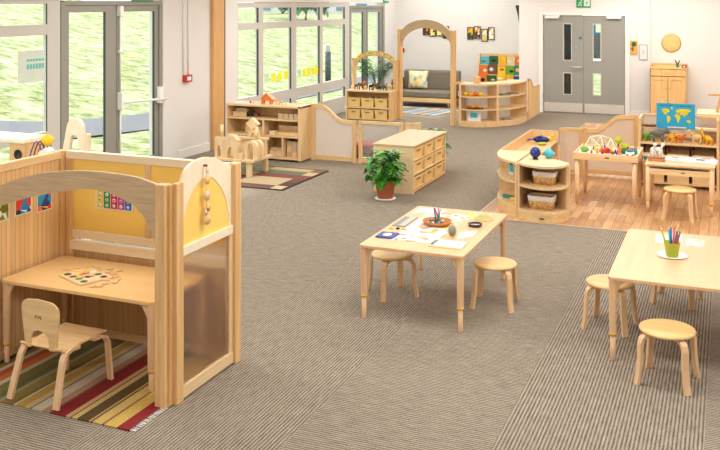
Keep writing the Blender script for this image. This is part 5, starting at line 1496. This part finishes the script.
part('body', MB().box(-0.045, 0.045, -0.03, 0.03, 0, 0.06, 0.004), 'brown', t)
part('front_label', MB().box(-0.02, 0.02, -0.032, -0.03, 0.015, 0.045), 'paper', t)
solo('wooden_tray', MB().box(-0.16, 0.16, -0.10, 0.10, 0, 0.012, 0.003).box(-0.16, 0.16, -0.10, -0.09, 0.012, 0.03).box(-0.16, 0.16, 0.09, 0.10, 0.012, 0.03), 'seat', 'shallow wooden tray on the left of the pine cabinet top', 'tray', (-1.22, 18.95, 1.0655))

# ================================================================== CURVED DOUBLE SHELF at the wooden floor corner
ua = thing('curved_shelf', 'curved wooden shelf holding two lined wicker baskets at the wooden floor corner', 'shelf', (-2.15, 9.69, 0))
def offb(p): return [(x + 2.15, y - 9.69) for x, y in p]
fB = offb([(-2.135, 9.695), (-2.06, 9.62), (-1.96, 9.56), (-1.85, 9.53), (-1.74, 9.56), (-1.66, 9.64), (-1.605, 9.78)])
kB = offb([(-2.115, 10.43), (-2.08, 10.38), (-2.02, 10.30), (-1.95, 10.21), (-1.88, 10.12), (-1.75, 10.0), (-1.615, 9.87)])
def slb(f, k, z0, z1): return MB().strip(f, k, z0, z1, 'z')
part('top_board', slb(fB, kB, 0.585, 0.61), 'cream', ua)
part('shelf_board', slb(fB, kB, 0.355, 0.38), 'by', ua)
part('bottom_board', slb(fB, kB, 0.085, 0.11), 'by', ua)
def frac(f, k, t_): return [(lerp(a[0], b[0], t_), lerp(a[1], b[1], t_)) for a, b in zip(f, k)]
part('plinth', slb(fB, frac(fB, kB, 0.05), 0.0, 0.085), 'edgex', ua)
part('side_panel', MB().prism(offb([(-2.145, 9.695), (-2.12, 9.69), (-2.09, 10.42), (-2.115, 10.43)]), 0, 0.585, 'z'), 'bz', ua)
part('back_panel', MB().prism(offb([(-2.10, 10.43), (-2.12, 10.41), (-1.63, 9.79), (-1.60, 9.79), (-1.60, 9.86)]), 0.0, 0.585, 'z'), 'bz', ua)
part('small_mark', MB().box(0.28, 0.33, -0.166, -0.158, 0.045, 0.06), 'brown', ua, 'dark brown maker mark')
ub = thing('curved_shelf', 'curved wooden shelf at the left of the wooden floor corner, facing the carpet', 'shelf', (-2.2, 9.9, 0))
def offa(p): return [(x + 2.2, y - 9.9) for x, y in p]
fA = offa([(-2.165, 9.70), (-2.26, 9.77), (-2.35, 9.87), (-2.42, 9.99), (-2.475, 10.13), (-2.51, 10.28), (-2.53, 10.46)])
kA = offa([(-2.150, 10.44), (-2.153, 10.45), (-2.156, 10.46), (-2.16, 10.463), (-2.17, 10.465), (-2.18, 10.468), (-2.19, 10.47)])
part('top_board', slb(fA, kA, 0.585, 0.61), 'cream', ub)
part('shelf_board', slb(fA, kA, 0.37, 0.395), 'by', ub)
part('bottom_board', slb(fA, kA, 0.10, 0.125), 'by', ub)
part('plinth', slb(fA, frac(fA, kA, 0.05), 0.0, 0.10), 'edgex', ub)
part('side_panel', MB().prism(offa([(-2.178, 9.71), (-2.150, 9.70), (-2.150, 10.44), (-2.175, 10.44)]), 0.0, 0.585, 'z'), 'bz', ub)
part('side_panel', MB().prism(offa([(-2.53, 10.44), (-2.53, 10.468), (-2.16, 10.468), (-2.16, 10.44)]), 0.0, 0.585, 'z'), 'bz', ub)
uc = thing('tray_shelf', 'straight wooden shelf with a recessed top running back from the curved shelves', 'shelf', (-2.36, 11.39, 0))
part('back_panel', MB().box(-0.172, -0.147, -0.915, 0.91, 0, 0.61, 0.004), 'edge', uc)
part('top_board', MB().box(-0.147, 0.20, -0.90, 0.89, 0.46, 0.48), 'edgex', uc)
part('end_panel', MB().box(-0.147, 0.21, 0.885, 0.91, 0, 0.61, 0.003), 'bz', uc)
part('end_panel', MB().box(-0.147, 0.21, -0.915, -0.89, 0, 0.58, 0.003), 'bz', uc)
part('shelf_board', MB().box(-0.147, 0.20, -0.89, 0.885, 0.24, 0.262), 'by', uc)
part('bottom_board', MB().box(-0.147, 0.20, -0.89, 0.885, 0.04, 0.062), 'by', uc)
part('divider', MB().box(-0.147, 0.19, 0.28, 0.302, 0.062, 0.46), 'bz', uc)
t = thing('toy_fish', 'blue and purple toy fish lying on the tray shelf', 'toy', (-2.32, 11.95, 0.4805), R(3))
part('body', MB().ball((0, 0, 0.05), 0.055, 2.0, 0.9, 0.9), 'navy', t)
part('tail', MB().prism([(-0.09, 0), (-0.18, 0.06), (-0.15, 0.0), (-0.18, -0.06)], 0.035, 0.05, 'z'), 'purple', t)
part('fin', MB().prism([(-0.03, 0.06), (0.04, 0.06), (0.0, 0.12)], -0.008, 0.008, 'y'), 'teal', t)
solo('toy_leaf', MB().ball((0, 0, 0.02), 0.05, 1.4, 0.9, 0.4), 'lime', 'lime green toy shell beside the blue fish', 'toy', (-2.28, 11.80, 0.4805), 0.4)
solo('toy_duck', MB().ball((0, 0, 0.035), 0.04, 1.3, 0.9, 0.85).ball((0.04, 0, 0.075), 0.022), 'yellow', 'yellow toy duck behind the blue fish', 'toy', (-2.25, 12.14, 0.4805), 0.2)
solo('toy_cup', MB().lathe([(0.03, 0), (0.04, 0.09), (0.036, 0.09), (0.028, 0.01), (0, 0.01)], seg=18), 'paper', 'white cup at the far end of the tray shelf', 'cup', (-2.20, 12.05, 0.2625))
t = thing('globe_toy', 'dark blue glossy sphere on a black stand on the curved shelf top', 'ornament', (-2.0, 9.96, 0.6105))
part('stand', MB().lathe([(0.032, 0), (0.034, 0.008), (0.022, 0.022), (0, 0.022)], seg=20), 'black', t)
part('sphere', MB().ball((0, 0, 0.076), 0.062, seg=22), 'navy', t)
part('blue_spot', MB().ball((-0.012, -0.055, 0.085), 0.018, 1, 0.4, 1), 'blue', t)  # flattened blue spot on the front of the navy sphere
t = thing('round_fish_toy', 'turquoise round toy with a pointed fin beside the dark blue sphere', 'ornament', (-1.872, 10.07, 0.6105))
part('body', MB().ball((0, 0, 0.055), 0.057, 1, 0.9, 0.97, 20), 'cyan', t)
part('fin', MB().prism([(-0.02, 0.085), (0.03, 0.08), (0.02, 0.15)], -0.006, 0.006, 'y'), 'paper', t)
part('beak', MB().tube([(0.03, 0, 0.045), (0.075, 0, 0.04)], 0.014, 8, 0.004), 'teal', t)


def wicker_basket(label, loc, w, d, h):
    t = thing('wicker_basket', label, 'basket', loc, R(-4), 'lined wicker baskets')
    def rnd(w_, d_, n=6):
        p = []
        c = 0.035
        for (sx, sy, a0) in ((1, 1, 0), (-1, 1, 90), (-1, -1, 180), (1, -1, 270)):
            for q in range(n): a = R(a0 + 90 * q / (n - 1)); p.append((sx * (w_ / 2 - c) + c * math.cos(a), sy * (d_ / 2 - c) + c * math.sin(a)))
        return p
    def wall(scales):
        m = MB(); prev = None; rings = []
        for (s, z) in scales: rings.append([m.bm.verts.new((x * s, y * s, z)) for x, y in rnd(w, d)])
        for A, B in zip(rings, rings[1:]):
            n = len(A)
            for k in range(n):
                f = m.bm.faces.new([A[k], A[(k + 1) % n], B[(k + 1) % n], B[k]]); f.smooth = True
        m.bm.faces.new(rings[0]); m.bm.faces.new(rings[-1])
        bmesh.ops.recalc_face_normals(m.bm, faces=m.bm.faces[:])
        return m
    part('basket', wall([(0.86, 0), (0.96, h * 0.6), (0.97, h * 0.9), (0.90, h * 0.9), (0.80, 0.02)]), 'wicker', t)
    part('liner', wall([(0.985, h * 0.60), (1.02, h * 0.95), (1.0, h), (0.93, h), (0.86, h * 0.5), (0.82, 0.03)]), 'liner', t)
    part('tie', MB().tube([(0.06, -d / 2 * 1.0, h * 0.55), (0.045, -d / 2 * 1.02, h * 0.3), (0.07, -d / 2 * 1.02, h * 0.12)], 0.005, 6), 'block', t)
    return t


wicker_basket('wicker basket with white liner on the upper tier of the curved shelf', (-1.86, 9.79, 0.3805), 0.25, 0.17, 0.14)
wicker_basket('wicker basket with white liner on the bottom tier of the curved shelf', (-1.89, 9.78, 0.1105), 0.285, 0.18, 0.145)
t = thing('picture_card', 'blue and white card with a dark figure on the left curved shelf', 'card', (-2.30, 10.10, 0.3955), R(-38))
part('card', MB().box(-0.045, 0.045, -0.005, 0.005, 0, 0.15), 'paper', t)
part('picture', MB().box(-0.03, 0.035, -0.007, -0.005, 0.03, 0.11), 'cyan', t)
part('dark_figure', MB().ball((0, -0.007, 0.13), 0.03, 1, 0.4, 0.7), 'black', t)
solo('toy_boat', MB().prism([(-0.08, 0.03), (0.08, 0.03), (0.055, 0), (-0.055, 0)], -0.03, 0.03, 'y'), 'teal', 'teal toy boat on the bottom tier of the left curved shelf', 'toy', (-2.33, 10.08, 0.1255), R(-30))
solo('toy_sponge', MB().box(-0.05, 0.05, -0.03, 0.03, 0, 0.03, 0.006), 'yellow', 'yellow toy block beside the teal boat', 'toy', (-2.24, 9.99, 0.1255), R(-20))

# ================================================================== CURVED + WAVY ROSE PANELS behind the sensory tray
f1_ = thing('wavy_panel', 'low wooden partition with a pale rose pane next to the tray shelf', 'partition panel', (-2.14, 12.38, 0))
cvp = [(0.0, -0.06), (0.06, 0.0), (0.14, 0.03), (0.25, 0.045)]
part('pane', MB().strip(cvp, [(x, y + 0.01) for x, y in cvp], 0.06, 0.61, 'z'), 'pinkpanel', f1_)
part('top_rail', MB().strip([(x, y - 0.012) for x, y in cvp], [(x, y + 0.024) for x, y in cvp], 0.605, 0.645, 'z'), 'edgex', f1_)
part('bottom_rail', MB().strip([(x, y - 0.012) for x, y in cvp], [(x, y + 0.024) for x, y in cvp], 0.02, 0.07, 'z'), 'edgex', f1_)
part('post', MB().box(0.25, 0.30, 0.02, 0.065, 0, 0.645, 0.003), 'edge', f1_)
f2_ = thing('wavy_panel', 'wave-topped wooden partition with a pale rose pane behind the sensory tray', 'partition panel', (-1.83, 12.42, 0))
o_ = wavy_outline([(0.05, 0.645), (0.16, 0.65), (0.48, 0.85), (0.72, 0.865)])
part('top_rail', MB().strip(o_, [(x, z - 0.055) for x, z in o_], -0.018, 0.018, 'y'), 'edgex', f2_)
part('pane', MB().strip([(x, z - 0.03) for x, z in o_], [(x, 0.06) for x, z in o_], -0.004, 0.004, 'y'), 'pinkpanel', f2_)
part('post', MB().box(0.0, 0.05, -0.02, 0.02, 0, 0.655, 0.003), 'edge', f2_)
part('post', MB().box(0.66, 0.72, -0.021, 0.021, 0, 0.86, 0.003), 'edge', f2_)
part('bottom_rail', MB().box(0.05, 0.66, -0.018, 0.018, 0.04, 0.10, 0.003), 'edgex', f2_)

# ================================================================== TOY SHELF with the world map
ms = thing('toy_shelf', 'open wooden toy shelf with animals and wooden crates behind the reading table', 'shelf', (-1.08, 12.0, 0))
MW = 0.97
part('side_panel', MB().box(0, 0.03, 0, 0.40, 0, 0.885, 0.004), 'bz', ms)
part('side_panel', MB().box(MW - 0.03, MW, 0, 0.40, 0, 0.885, 0.004), 'bz', ms)
part('back_panel', MB().box(0.03, MW - 0.03, 0.385, 0.40, 0.05, 0.60), 'bz', ms)
part('back_rail', MB().box(0.03, MW - 0.03, 0.37, 0.40, 0.86, 0.895, 0.003), 'bx', ms)
part('top_board', MB().box(0.03, MW - 0.03, 0.20, 0.40, 0.72, 0.74), 'cream', ms)
part('shelf_board', MB().box(0.03, MW - 0.03, 0.0, 0.385, 0.545, 0.57, 0.003), 'bx', ms)
part('shelf_board', MB().box(0.03, MW - 0.03, 0.0, 0.385, 0.30, 0.32, 0.003), 'bx', ms)
part('shelf_board', MB().box(0.03, MW - 0.03, 0.0, 0.385, 0.045, 0.065, 0.003), 'bx', ms)
part('upper_back', MB().box(0.03, MW - 0.03, 0.385, 0.398, 0.60, 0.86), 'frost', ms)
cr0 = None
for r_ in range(2):
    for c_ in range(3):
        loc = (-1.08 + 0.185 + 0.30 * c_, 12.0 + 0.18, [0.0655, 0.3205][r_])
        lab = 'wooden crate in the %s row, %s, of the toy shelf' % (['bottom', 'upper'][r_], ['left', 'middle', 'right'][c_])
        if cr0 is None:
            cr0 = thing('wooden_crate', lab, 'crate', loc, 0, 'crates in the toy shelf')
            part('floor_board', MB().box(-0.13, 0.13, -0.15, 0.15, 0.0, 0.01), 'bx', cr0)
            for s in (-1, 1):
                part('long_side', MB().box(-0.13, 0.13, s * 0.15 - 0.006, s * 0.15 + 0.006, 0.0, 0.13 if s > 0 else 0.11, 0.002), 'bx', cr0)
                part('short_side', MB().box(s * 0.13 - 0.008, s * 0.13 + 0.008, -0.155, 0.155, 0.0, 0.165, 0.002), 'brown', cr0, 'dark end board')
        else: dup(cr0, loc, 0, lab)


def animal(name, label, loc, rz, s, body, accent, neck=0.3, trunk=False, grp='toy animals on the toy shelf'):
    t = thing(name, label, 'toy', loc, rz, grp)
    m = MB().ball((0, 0, 0.075 * s), 0.034 * s, 1.7, 0.95, 1.0)
    hx, hz = 0.07 * s, (0.09 + neck * 0.12) * s
    m.tube([(0.035 * s, 0, 0.085 * s), (hx, 0, hz)], 0.018 * s, 8, 0.012 * s)
    for sx in (-0.038, 0.034):
        for sy in (-0.018, 0.018): m.tube([(sx * s, sy * s, 0), (sx * s, sy * s, 0.06 * s)], 0.010 * s, 7)
    part('body', m, body, t)
    h = MB().ball((hx + 0.006 * s, 0, hz), 0.022 * s, 1.25, 0.9, 0.95)
    if trunk: h.tube([(hx + 0.02 * s, 0, hz), (hx + 0.045 * s, 0, hz - 0.03 * s), (hx + 0.045 * s, 0, hz - 0.075 * s)], 0.009 * s, 7, 0.005 * s)
    part('head', h, body, t)
    e = MB()
    for sy in (-1, 1): e.ball((hx - 0.006 * s, sy * 0.02 * s, hz + 0.012 * s), (0.02 if trunk else 0.009) * s, 0.4, 0.8, 1.1)
    part('ears', e, accent, t)
    part('tail', MB().tube([(-0.055 * s, 0, 0.09 * s), (-0.072 * s, 0, 0.05 * s)], 0.004 * s, 5), accent, t)
    return t


animal('toy_frog', 'lime green toy crocodile at the left end of the toy shelf', (-0.985, 12.13, 0.5705), R(50), 1.0, 'green', 'dkgreen', 0.0)
animal('toy_elephant', 'grey toy elephant standing on the toy shelf left of the map', (-0.84, 12.10, 0.5705), R(10), 1.45, 'elegrey', 'elegrey', 0.0, True)
animal('toy_lion', 'amber toy lion right behind the elephant', (-0.68, 12.08, 0.5705), R(-40), 1.05, 'yring', 'brown', 0.1)
animal('toy_tiger', 'small orange toy tiger in the middle of the toy shelf', (-0.585, 12.12, 0.5705), R(15), 0.9, 'orange', 'black', 0.1)
animal('toy_giraffe', 'yellow toy giraffe at the right of the toy shelf', (-0.26, 12.20, 0.5705), R(170), 0.95, 'yellow', 'brown', 0.7)
animal('toy_camel', 'sandy toy camel in front of the giraffe', (-0.375, 12.08, 0.5705), R(190), 1.15, 'seat', 'brown', 0.4)
animal('toy_cub', 'small amber toy cub at the shelf\'s right end', (-0.225, 12.05, 0.5705), R(150), 0.9, 'yring', 'brown', 0.2)
t = thing('world_map', 'blue world map board with yellow continents leaning on the toy shelf', 'map', (-0.63, 12.14, 0.741))
sc_ = 0.0
part('board', MB().box(-0.235, 0.235, -0.006, 0.006, 0.0, 0.325, 0.002), flat('map_ocean', (44, 170, 214), 0.45, 0, 0.15), t)
conts = [[(-0.175, 0.245), (-0.13, 0.262), (-0.085, 0.25), (-0.07, 0.225), (-0.10, 0.205), (-0.115, 0.175), (-0.135, 0.18), (-0.15, 0.205)],
         [(-0.105, 0.165), (-0.075, 0.16), (-0.055, 0.135), (-0.075, 0.10), (-0.085, 0.065), (-0.098, 0.075), (-0.105, 0.12)],
         [(0.0, 0.235), (0.03, 0.255), (0.10, 0.262), (0.17, 0.255), (0.185, 0.23), (0.15, 0.215), (0.145, 0.185), (0.12, 0.175), (0.10, 0.155), (0.085, 0.185), (0.06, 0.18), (0.045, 0.205), (0.01, 0.205)],
         [(-0.01, 0.19), (0.03, 0.195), (0.055, 0.17), (0.06, 0.145), (0.045, 0.11), (0.03, 0.08), (0.018, 0.095), (0.012, 0.135), (-0.012, 0.155)],
         [(0.135, 0.115), (0.165, 0.125), (0.185, 0.105), (0.175, 0.08), (0.14, 0.085)],
         [(-0.06, 0.275), (-0.035, 0.28), (-0.04, 0.25), (-0.055, 0.25)]]
cm = MB()
for c in conts: cm.prism(c, -0.0075, -0.006, 'y')
part('continents', cm, flat('map_yellow', (226, 214, 50), 0.5, 0, 0.3), t)
part('ice_cap', MB().box(-0.10, 0.13, -0.0075, -0.006, 0.012, 0.026), 'paper', t)
tt = MB()
for k in range(5): tt.box(-0.20 + 0.032 * k, -0.178 + 0.032 * k, -0.0075, -0.006, 0.288, 0.302)
for k in range(6): tt.box(0.02 + 0.03 * k, 0.04 + 0.03 * k, -0.0075, -0.006, 0.288, 0.302)
part('title_lettering', tt, flat('map_title', (30, 110, 160), 0.5), t)
solo('picture_book', MB().box(-0.09, 0.09, -0.05, 0.05, 0, 0.012, 0.002), 'navy', 'dark blue book lying on the toy shelf top left of the map', 'book', (-0.93, 12.30, 0.7405), 0.15)
solo('picture_book', MB().box(-0.08, 0.08, -0.05, 0.05, 0, 0.012, 0.002), 'brown', 'brown book lying at the far left of the toy shelf top', 'book', (-0.97, 12.26, 0.753), -0.1)
solo('picture_book', MB().box(-0.13, 0.13, -0.05, 0.05, 0, 0.010, 0.002), 'paper', 'white open book lying on the toy shelf top right of the map', 'book', (-0.27, 12.28, 0.7405), 0.05)
wc = thing('counter_unit', 'cream-topped wooden unit behind the toy shelf at the right edge', 'unit', (0.25, 12.75, 0))
part('top_board', MB().box(-0.64, 0.9, -0.30, 0.30, 0.87, 0.91, 0.006), 'cream', wc)
part('carcass', MB().box(-0.60, 0.88, -0.27, 0.28, 0, 0.87), 'bz', wc)
st = thing('wooden_stand', 'small tilted wooden easel stand on the cream-topped unit at the right edge', 'easel', (-0.09, 12.78, 0.9105))
part('ledge', MB().box(-0.16, 0.30, -0.04, 0.04, 0.215, 0.24, 0.004), 'post', st)
part('leg', MB().ribbon([(-0.05, 0, 0.0), (0.0, 0, 0.215)], 0.035, 0.04, (0, 1, 0)), 'edge', st)
part('leg', MB().ribbon([(0.24, 0, 0.0), (0.20, 0, 0.215)], 0.035, 0.04, (0, 1, 0)), 'edge', st)

# ================================================================== SENSORY TRAY TABLE
tt_ = thing('sensory_tray_table', 'square wooden tray table filled with toys on the wooden floor', 'table', (-1.325, 10.985, 0))
hx_, hy_ = 0.365, 0.36
m = MB()
m.box(-hx_, hx_, -hy_, -hy_ + 0.022, 0.525, 0.605, 0.004).box(-hx_, hx_, hy_ - 0.022, hy_, 0.525, 0.605, 0.004)
m.box(-hx_, -hx_ + 0.022, -hy_ + 0.022, hy_ - 0.022, 0.525, 0.605, 0.004).box(hx_ - 0.022, hx_, -hy_ + 0.022, hy_ - 0.022, 0.525, 0.605, 0.004)
part('tray_frame', m, 'bx', tt_)
part('tray_floor', MB().box(-hx_ + 0.022, hx_ - 0.022, -hy_ + 0.022, hy_ - 0.022, 0.565, 0.578), 'liner', tt_)
part('maker_mark', MB().box(0.0, 0.045, -hy_ - 0.002, -hy_, 0.555, 0.570), 'brown', tt_, 'dark maker mark')
for sx in (-1, 1):
    for sy in (-1, 1): part('leg', MB().lathe([(0.016, 0), (0.026, 0.16), (0.028, 0.525)], (sx * 0.325, sy * 0.32, 0), 18), 'leg', tt_)
TZ = 0.5785
fr3 = thing('stick_structure', 'white geometric stick frame standing in the sensory tray', 'toy', (-1.43, 11.02, TZ))
pk = [(-0.20, -0.06), (-0.08, 0.10), (0.06, -0.06), (0.12, 0.12), (0.20, -0.04)]
m = MB()
ap = [(-0.12, 0.02, 0.16), (0.0, 0.02, 0.18), (0.12, 0.03, 0.15)]
for a in ap:
    for (x, y) in pk:
        if abs(x - a[0]) < 0.2: m.tube([(x, y, 0.002), a], 0.0075, 6)
m.tube(ap, 0.0075, 6); m.tube([(x, y, 0.006) for x, y in (pk[0], pk[2], pk[4], pk[3], pk[1], pk[0])], 0.005, 6)
part('sticks', m, 'palecream', fr3)
jm = MB()
for a in ap + [(x, y, 0.008) for x, y in pk]: jm.ball(a, 0.009, seg=8)
part('joints', jm, 'yellow', fr3, 'yellow joints')
for k, (x, y, c, r_, lab) in enumerate([(-1.59, 10.86, 'green', 0.045, 'green toy bush at the left corner of the sensory tray'), (-1.40, 10.92, 'orange', 0.04, 'orange toy cone under the stick frame'), (-1.33, 10.88, 'red', 0.035, 'red toy building under the stick frame'),
                                        (-1.47, 10.98, 'yellow', 0.03, 'yellow toy ball inside the stick frame'), (-1.20, 10.98, 'orange', 0.04, 'orange toy bush right of the stick frame'), (-1.14, 10.90, 'dkgreen', 0.036, 'dark green toy bush at the tray\'s front'),
                                        (-1.07, 11.05, 'red', 0.035, 'red toy barn at the right of the sensory tray'), (-1.02, 10.93, 'teal', 0.042, 'teal toy dome near the tray\'s right corner'), (-1.16, 11.16, 'lime', 0.045, 'lime green toy tree at the tray\'s back'), (-1.26, 10.80, 'brown', 0.025, 'brown toy log at the tray\'s front edge')]):
    m = MB()
    if k % 3 == 0: m.ball((0, 0, r_ * 0.8), r_, 1.1, 1, 0.8, 12)
    elif k % 3 == 1: m.lathe([(r_ * 0.9, 0), (r_ * 0.6, r_), (0, r_ * 2.2)], seg=12)
    else: m.box(-r_, r_, -r_ * 0.7, r_ * 0.7, 0, r_ * 1.1, 0.003).prism([(-r_ * 1.1, r_ * 1.1), (r_ * 1.1, r_ * 1.1), (0, r_ * 1.9)], -r_ * 0.75, r_ * 0.75, 'y')
    solo('toy_piece', m, c, lab, 'toy', (x, y, TZ), 0.3 * k, 'toys in the sensory tray')
random.seed(31)
for k in range(16):
    c = ['red', 'orange', 'brown', 'dkgreen', 'yellow', 'black', 'blue', 'orange'][k % 8]
    q = 0.014 + 0.008 * random.random()
    x_, y_ = [(-1.50, 10.80), (-1.44, 10.84), (-1.38, 10.82), (-1.34, 10.95), (-1.30, 11.05), (-1.24, 10.90), (-1.21, 10.82), (-1.17, 11.03), (-1.10, 10.98), (-1.03, 11.16), (-1.12, 11.12), (-1.52, 11.10), (-1.36, 11.12), (-1.02, 10.84), (-1.40, 11.20), (-1.18, 10.76)][k]
    solo('small_figure', MB().lathe([(q, 0), (q * 0.8, q * 1.4), (q * 0.35, q * 2.0), (q * 0.6, q * 2.6), (0, q * 3.1)], seg=10), c, 'tiny coloured play figure standing among the toys in the sensory tray', 'toy', (x_, y_, TZ), 0, 'tiny play figures in the sensory tray')
t = thing('toy_tree', 'tall yellow-green toy tree standing at the back of the sensory tray', 'toy', (-1.24, 11.22, TZ))
part('trunk', MB().tube([(0, 0, 0), (0, 0, 0.08)], 0.012, 8), 'brown', t)
part('crown', MB().ball((0, 0, 0.11), 0.045, 1, 1, 1.0), 'lime', t)
t = thing('toy_truck', 'teal and white toy truck at the right corner of the sensory tray', 'toy', (-1.06, 10.76, TZ), 0.1)
part('cab', MB().box(-0.05, 0.05, -0.03, 0.03, 0.012, 0.05, 0.006), 'white', t)
part('load', MB().ball((0, 0, 0.062), 0.038, 1.1, 0.8, 0.6), 'teal', t)
part('wheels', MB().lathe([(0.014, -0.034), (0.014, 0.034)], mat=Matrix.Translation((-0.03, 0, 0.014)) @ MX, seg=12).lathe([(0.014, -0.034), (0.014, 0.034)], mat=Matrix.Translation((0.03, 0, 0.014)) @ MX, seg=12), 'black', t)

# ================================================================== READING TABLE on the wooden floor
rt = thing('reading_table', 'wooden table with an open book and small horses on the wooden floor', 'table', (-0.51, 10.85, 0))
part('table_top', MB().box(-0.365, 0.37, -0.33, 0.33, 0.525, 0.55, 0.005), 'topw', rt)
part('lower_tray', MB().box(-0.33, 0.335, -0.30, 0.30, 0.44, 0.452), 'bx', rt)
part('front_rail', MB().box(-0.345, 0.35, -0.322, -0.30, 0.430, 0.495, 0.003), 'bx', rt)
part('back_rail', MB().box(-0.345, 0.35, 0.30, 0.322, 0.430, 0.525, 0.003), 'bx', rt)
part('maker_mark', MB().box(0.02, 0.06, -0.3245, -0.322, 0.458, 0.470), 'brown', rt, 'dark maker mark')
part('gap_shade_strip', MB().box(-0.30, 0.30, -0.318, -0.304, 0.512, 0.524), 'grey', rt, 'dark grey strip')  # grey strip painted for the shade in the gap under the top
for sx in (-1, 1):
    for sy in (-1, 1):
        l_ = part('leg', MB().lathe([(0.023, 0.13), (0.025, 0.14), (0.026, 0.525)], (sx * 0.335, sy * 0.30, 0), 18), 'leg', rt)
        part('leg_foot', MB().lathe([(0.016, 0), (0.019, 0.13)], (sx * 0.335, sy * 0.30, 0), 16), 'leg', l_)
        if sx > 0 and sy < 0: part('height_ring', MB().lathe([(0.0265, 0.125), (0.0265, 0.155)], (sx * 0.335, sy * 0.30, 0), 18), 'yring', l_, 'yellow ring')
ob = thing('open_book', 'large open white picture book on the reading table', 'book', (-0.40, 10.87, 0.5505), R(-3))
bp = [(-0.28, 0.002), (-0.2, 0.016), (-0.1, 0.02), (0.0, 0.006), (0.1, 0.02), (0.2, 0.016), (0.28, 0.002)]
part('pages', MB().strip([(x, z + 0.003) for x, z in bp], [(x, 0.0) for x, z in bp], -0.15, 0.15, 'y'), 'paper', ob)
part('page_photo', MB().box(0.06, 0.15, -0.06, 0.01, 0.022, 0.0245).box(0.10, 0.15, 0.01, 0.012, 0.022, 0.0245).box(0.148, 0.152, 0.01, 0.08, 0.0225, 0.0245).box(0.10, 0.20, 0.08, 0.11, 0.0205, 0.0245), flat('page_print', (60, 84, 110), 0.7), ob)
part('printed_text', MB().box(-0.22, -0.06, -0.10, -0.095, 0.021, 0.0245).box(-0.14, -0.138, -0.095, 0.06, 0.021, 0.0245).box(-0.22, -0.06, 0.06, 0.065, 0.021, 0.0245).box(-0.20, -0.14, 0.02, 0.028, 0.021, 0.0245), 'grey', ob)
tbx = thing('pencil_box', 'orange-brown wooden box at the front left of the reading table', 'box', (-0.765, 10.74, 0.5505))
part('body', MB().box(-0.09, 0.09, -0.055, 0.055, 0, 0.034, 0.004), flat('box_orange', (206, 126, 66), 0.5), tbx)
part('lid_rim', MB().box(-0.092, 0.092, -0.057, 0.057, 0.034, 0.039), 'brown', tbx)
for k, (x, y) in enumerate([(-0.825, 11.05), (-0.765, 11.09)]):
    animal('toy_horse', ['white toy horse on the reading table, left one', 'white toy horse on the reading table, right one'][k], (x, y, 0.5505), R(-70 + 25 * k), 0.95, 'white', 'cream', 0.5, False, 'white toy horses')
# narrow stand between the two tables
bt = thing('book_trough', 'narrow wooden trough between the tray table and the reading table', 'trough', (-0.915, 11.33, 0))
part('trough', MB().prism([(-0.03, 0.0), (0.03, 0.0), (0.05, 0.46), (-0.05, 0.46)], -0.10, 0.14, 'y'), 'edge', bt)
solo('toy_turtle', MB().ball((0, 0, 0.022), 0.045, 1.1, 0.9, 0.55).ball((0.05, 0, 0.02), 0.015), 'teal', 'teal toy turtle on the narrow trough between the tables', 'toy', (-0.915, 11.33, 0.4605), -0.4)
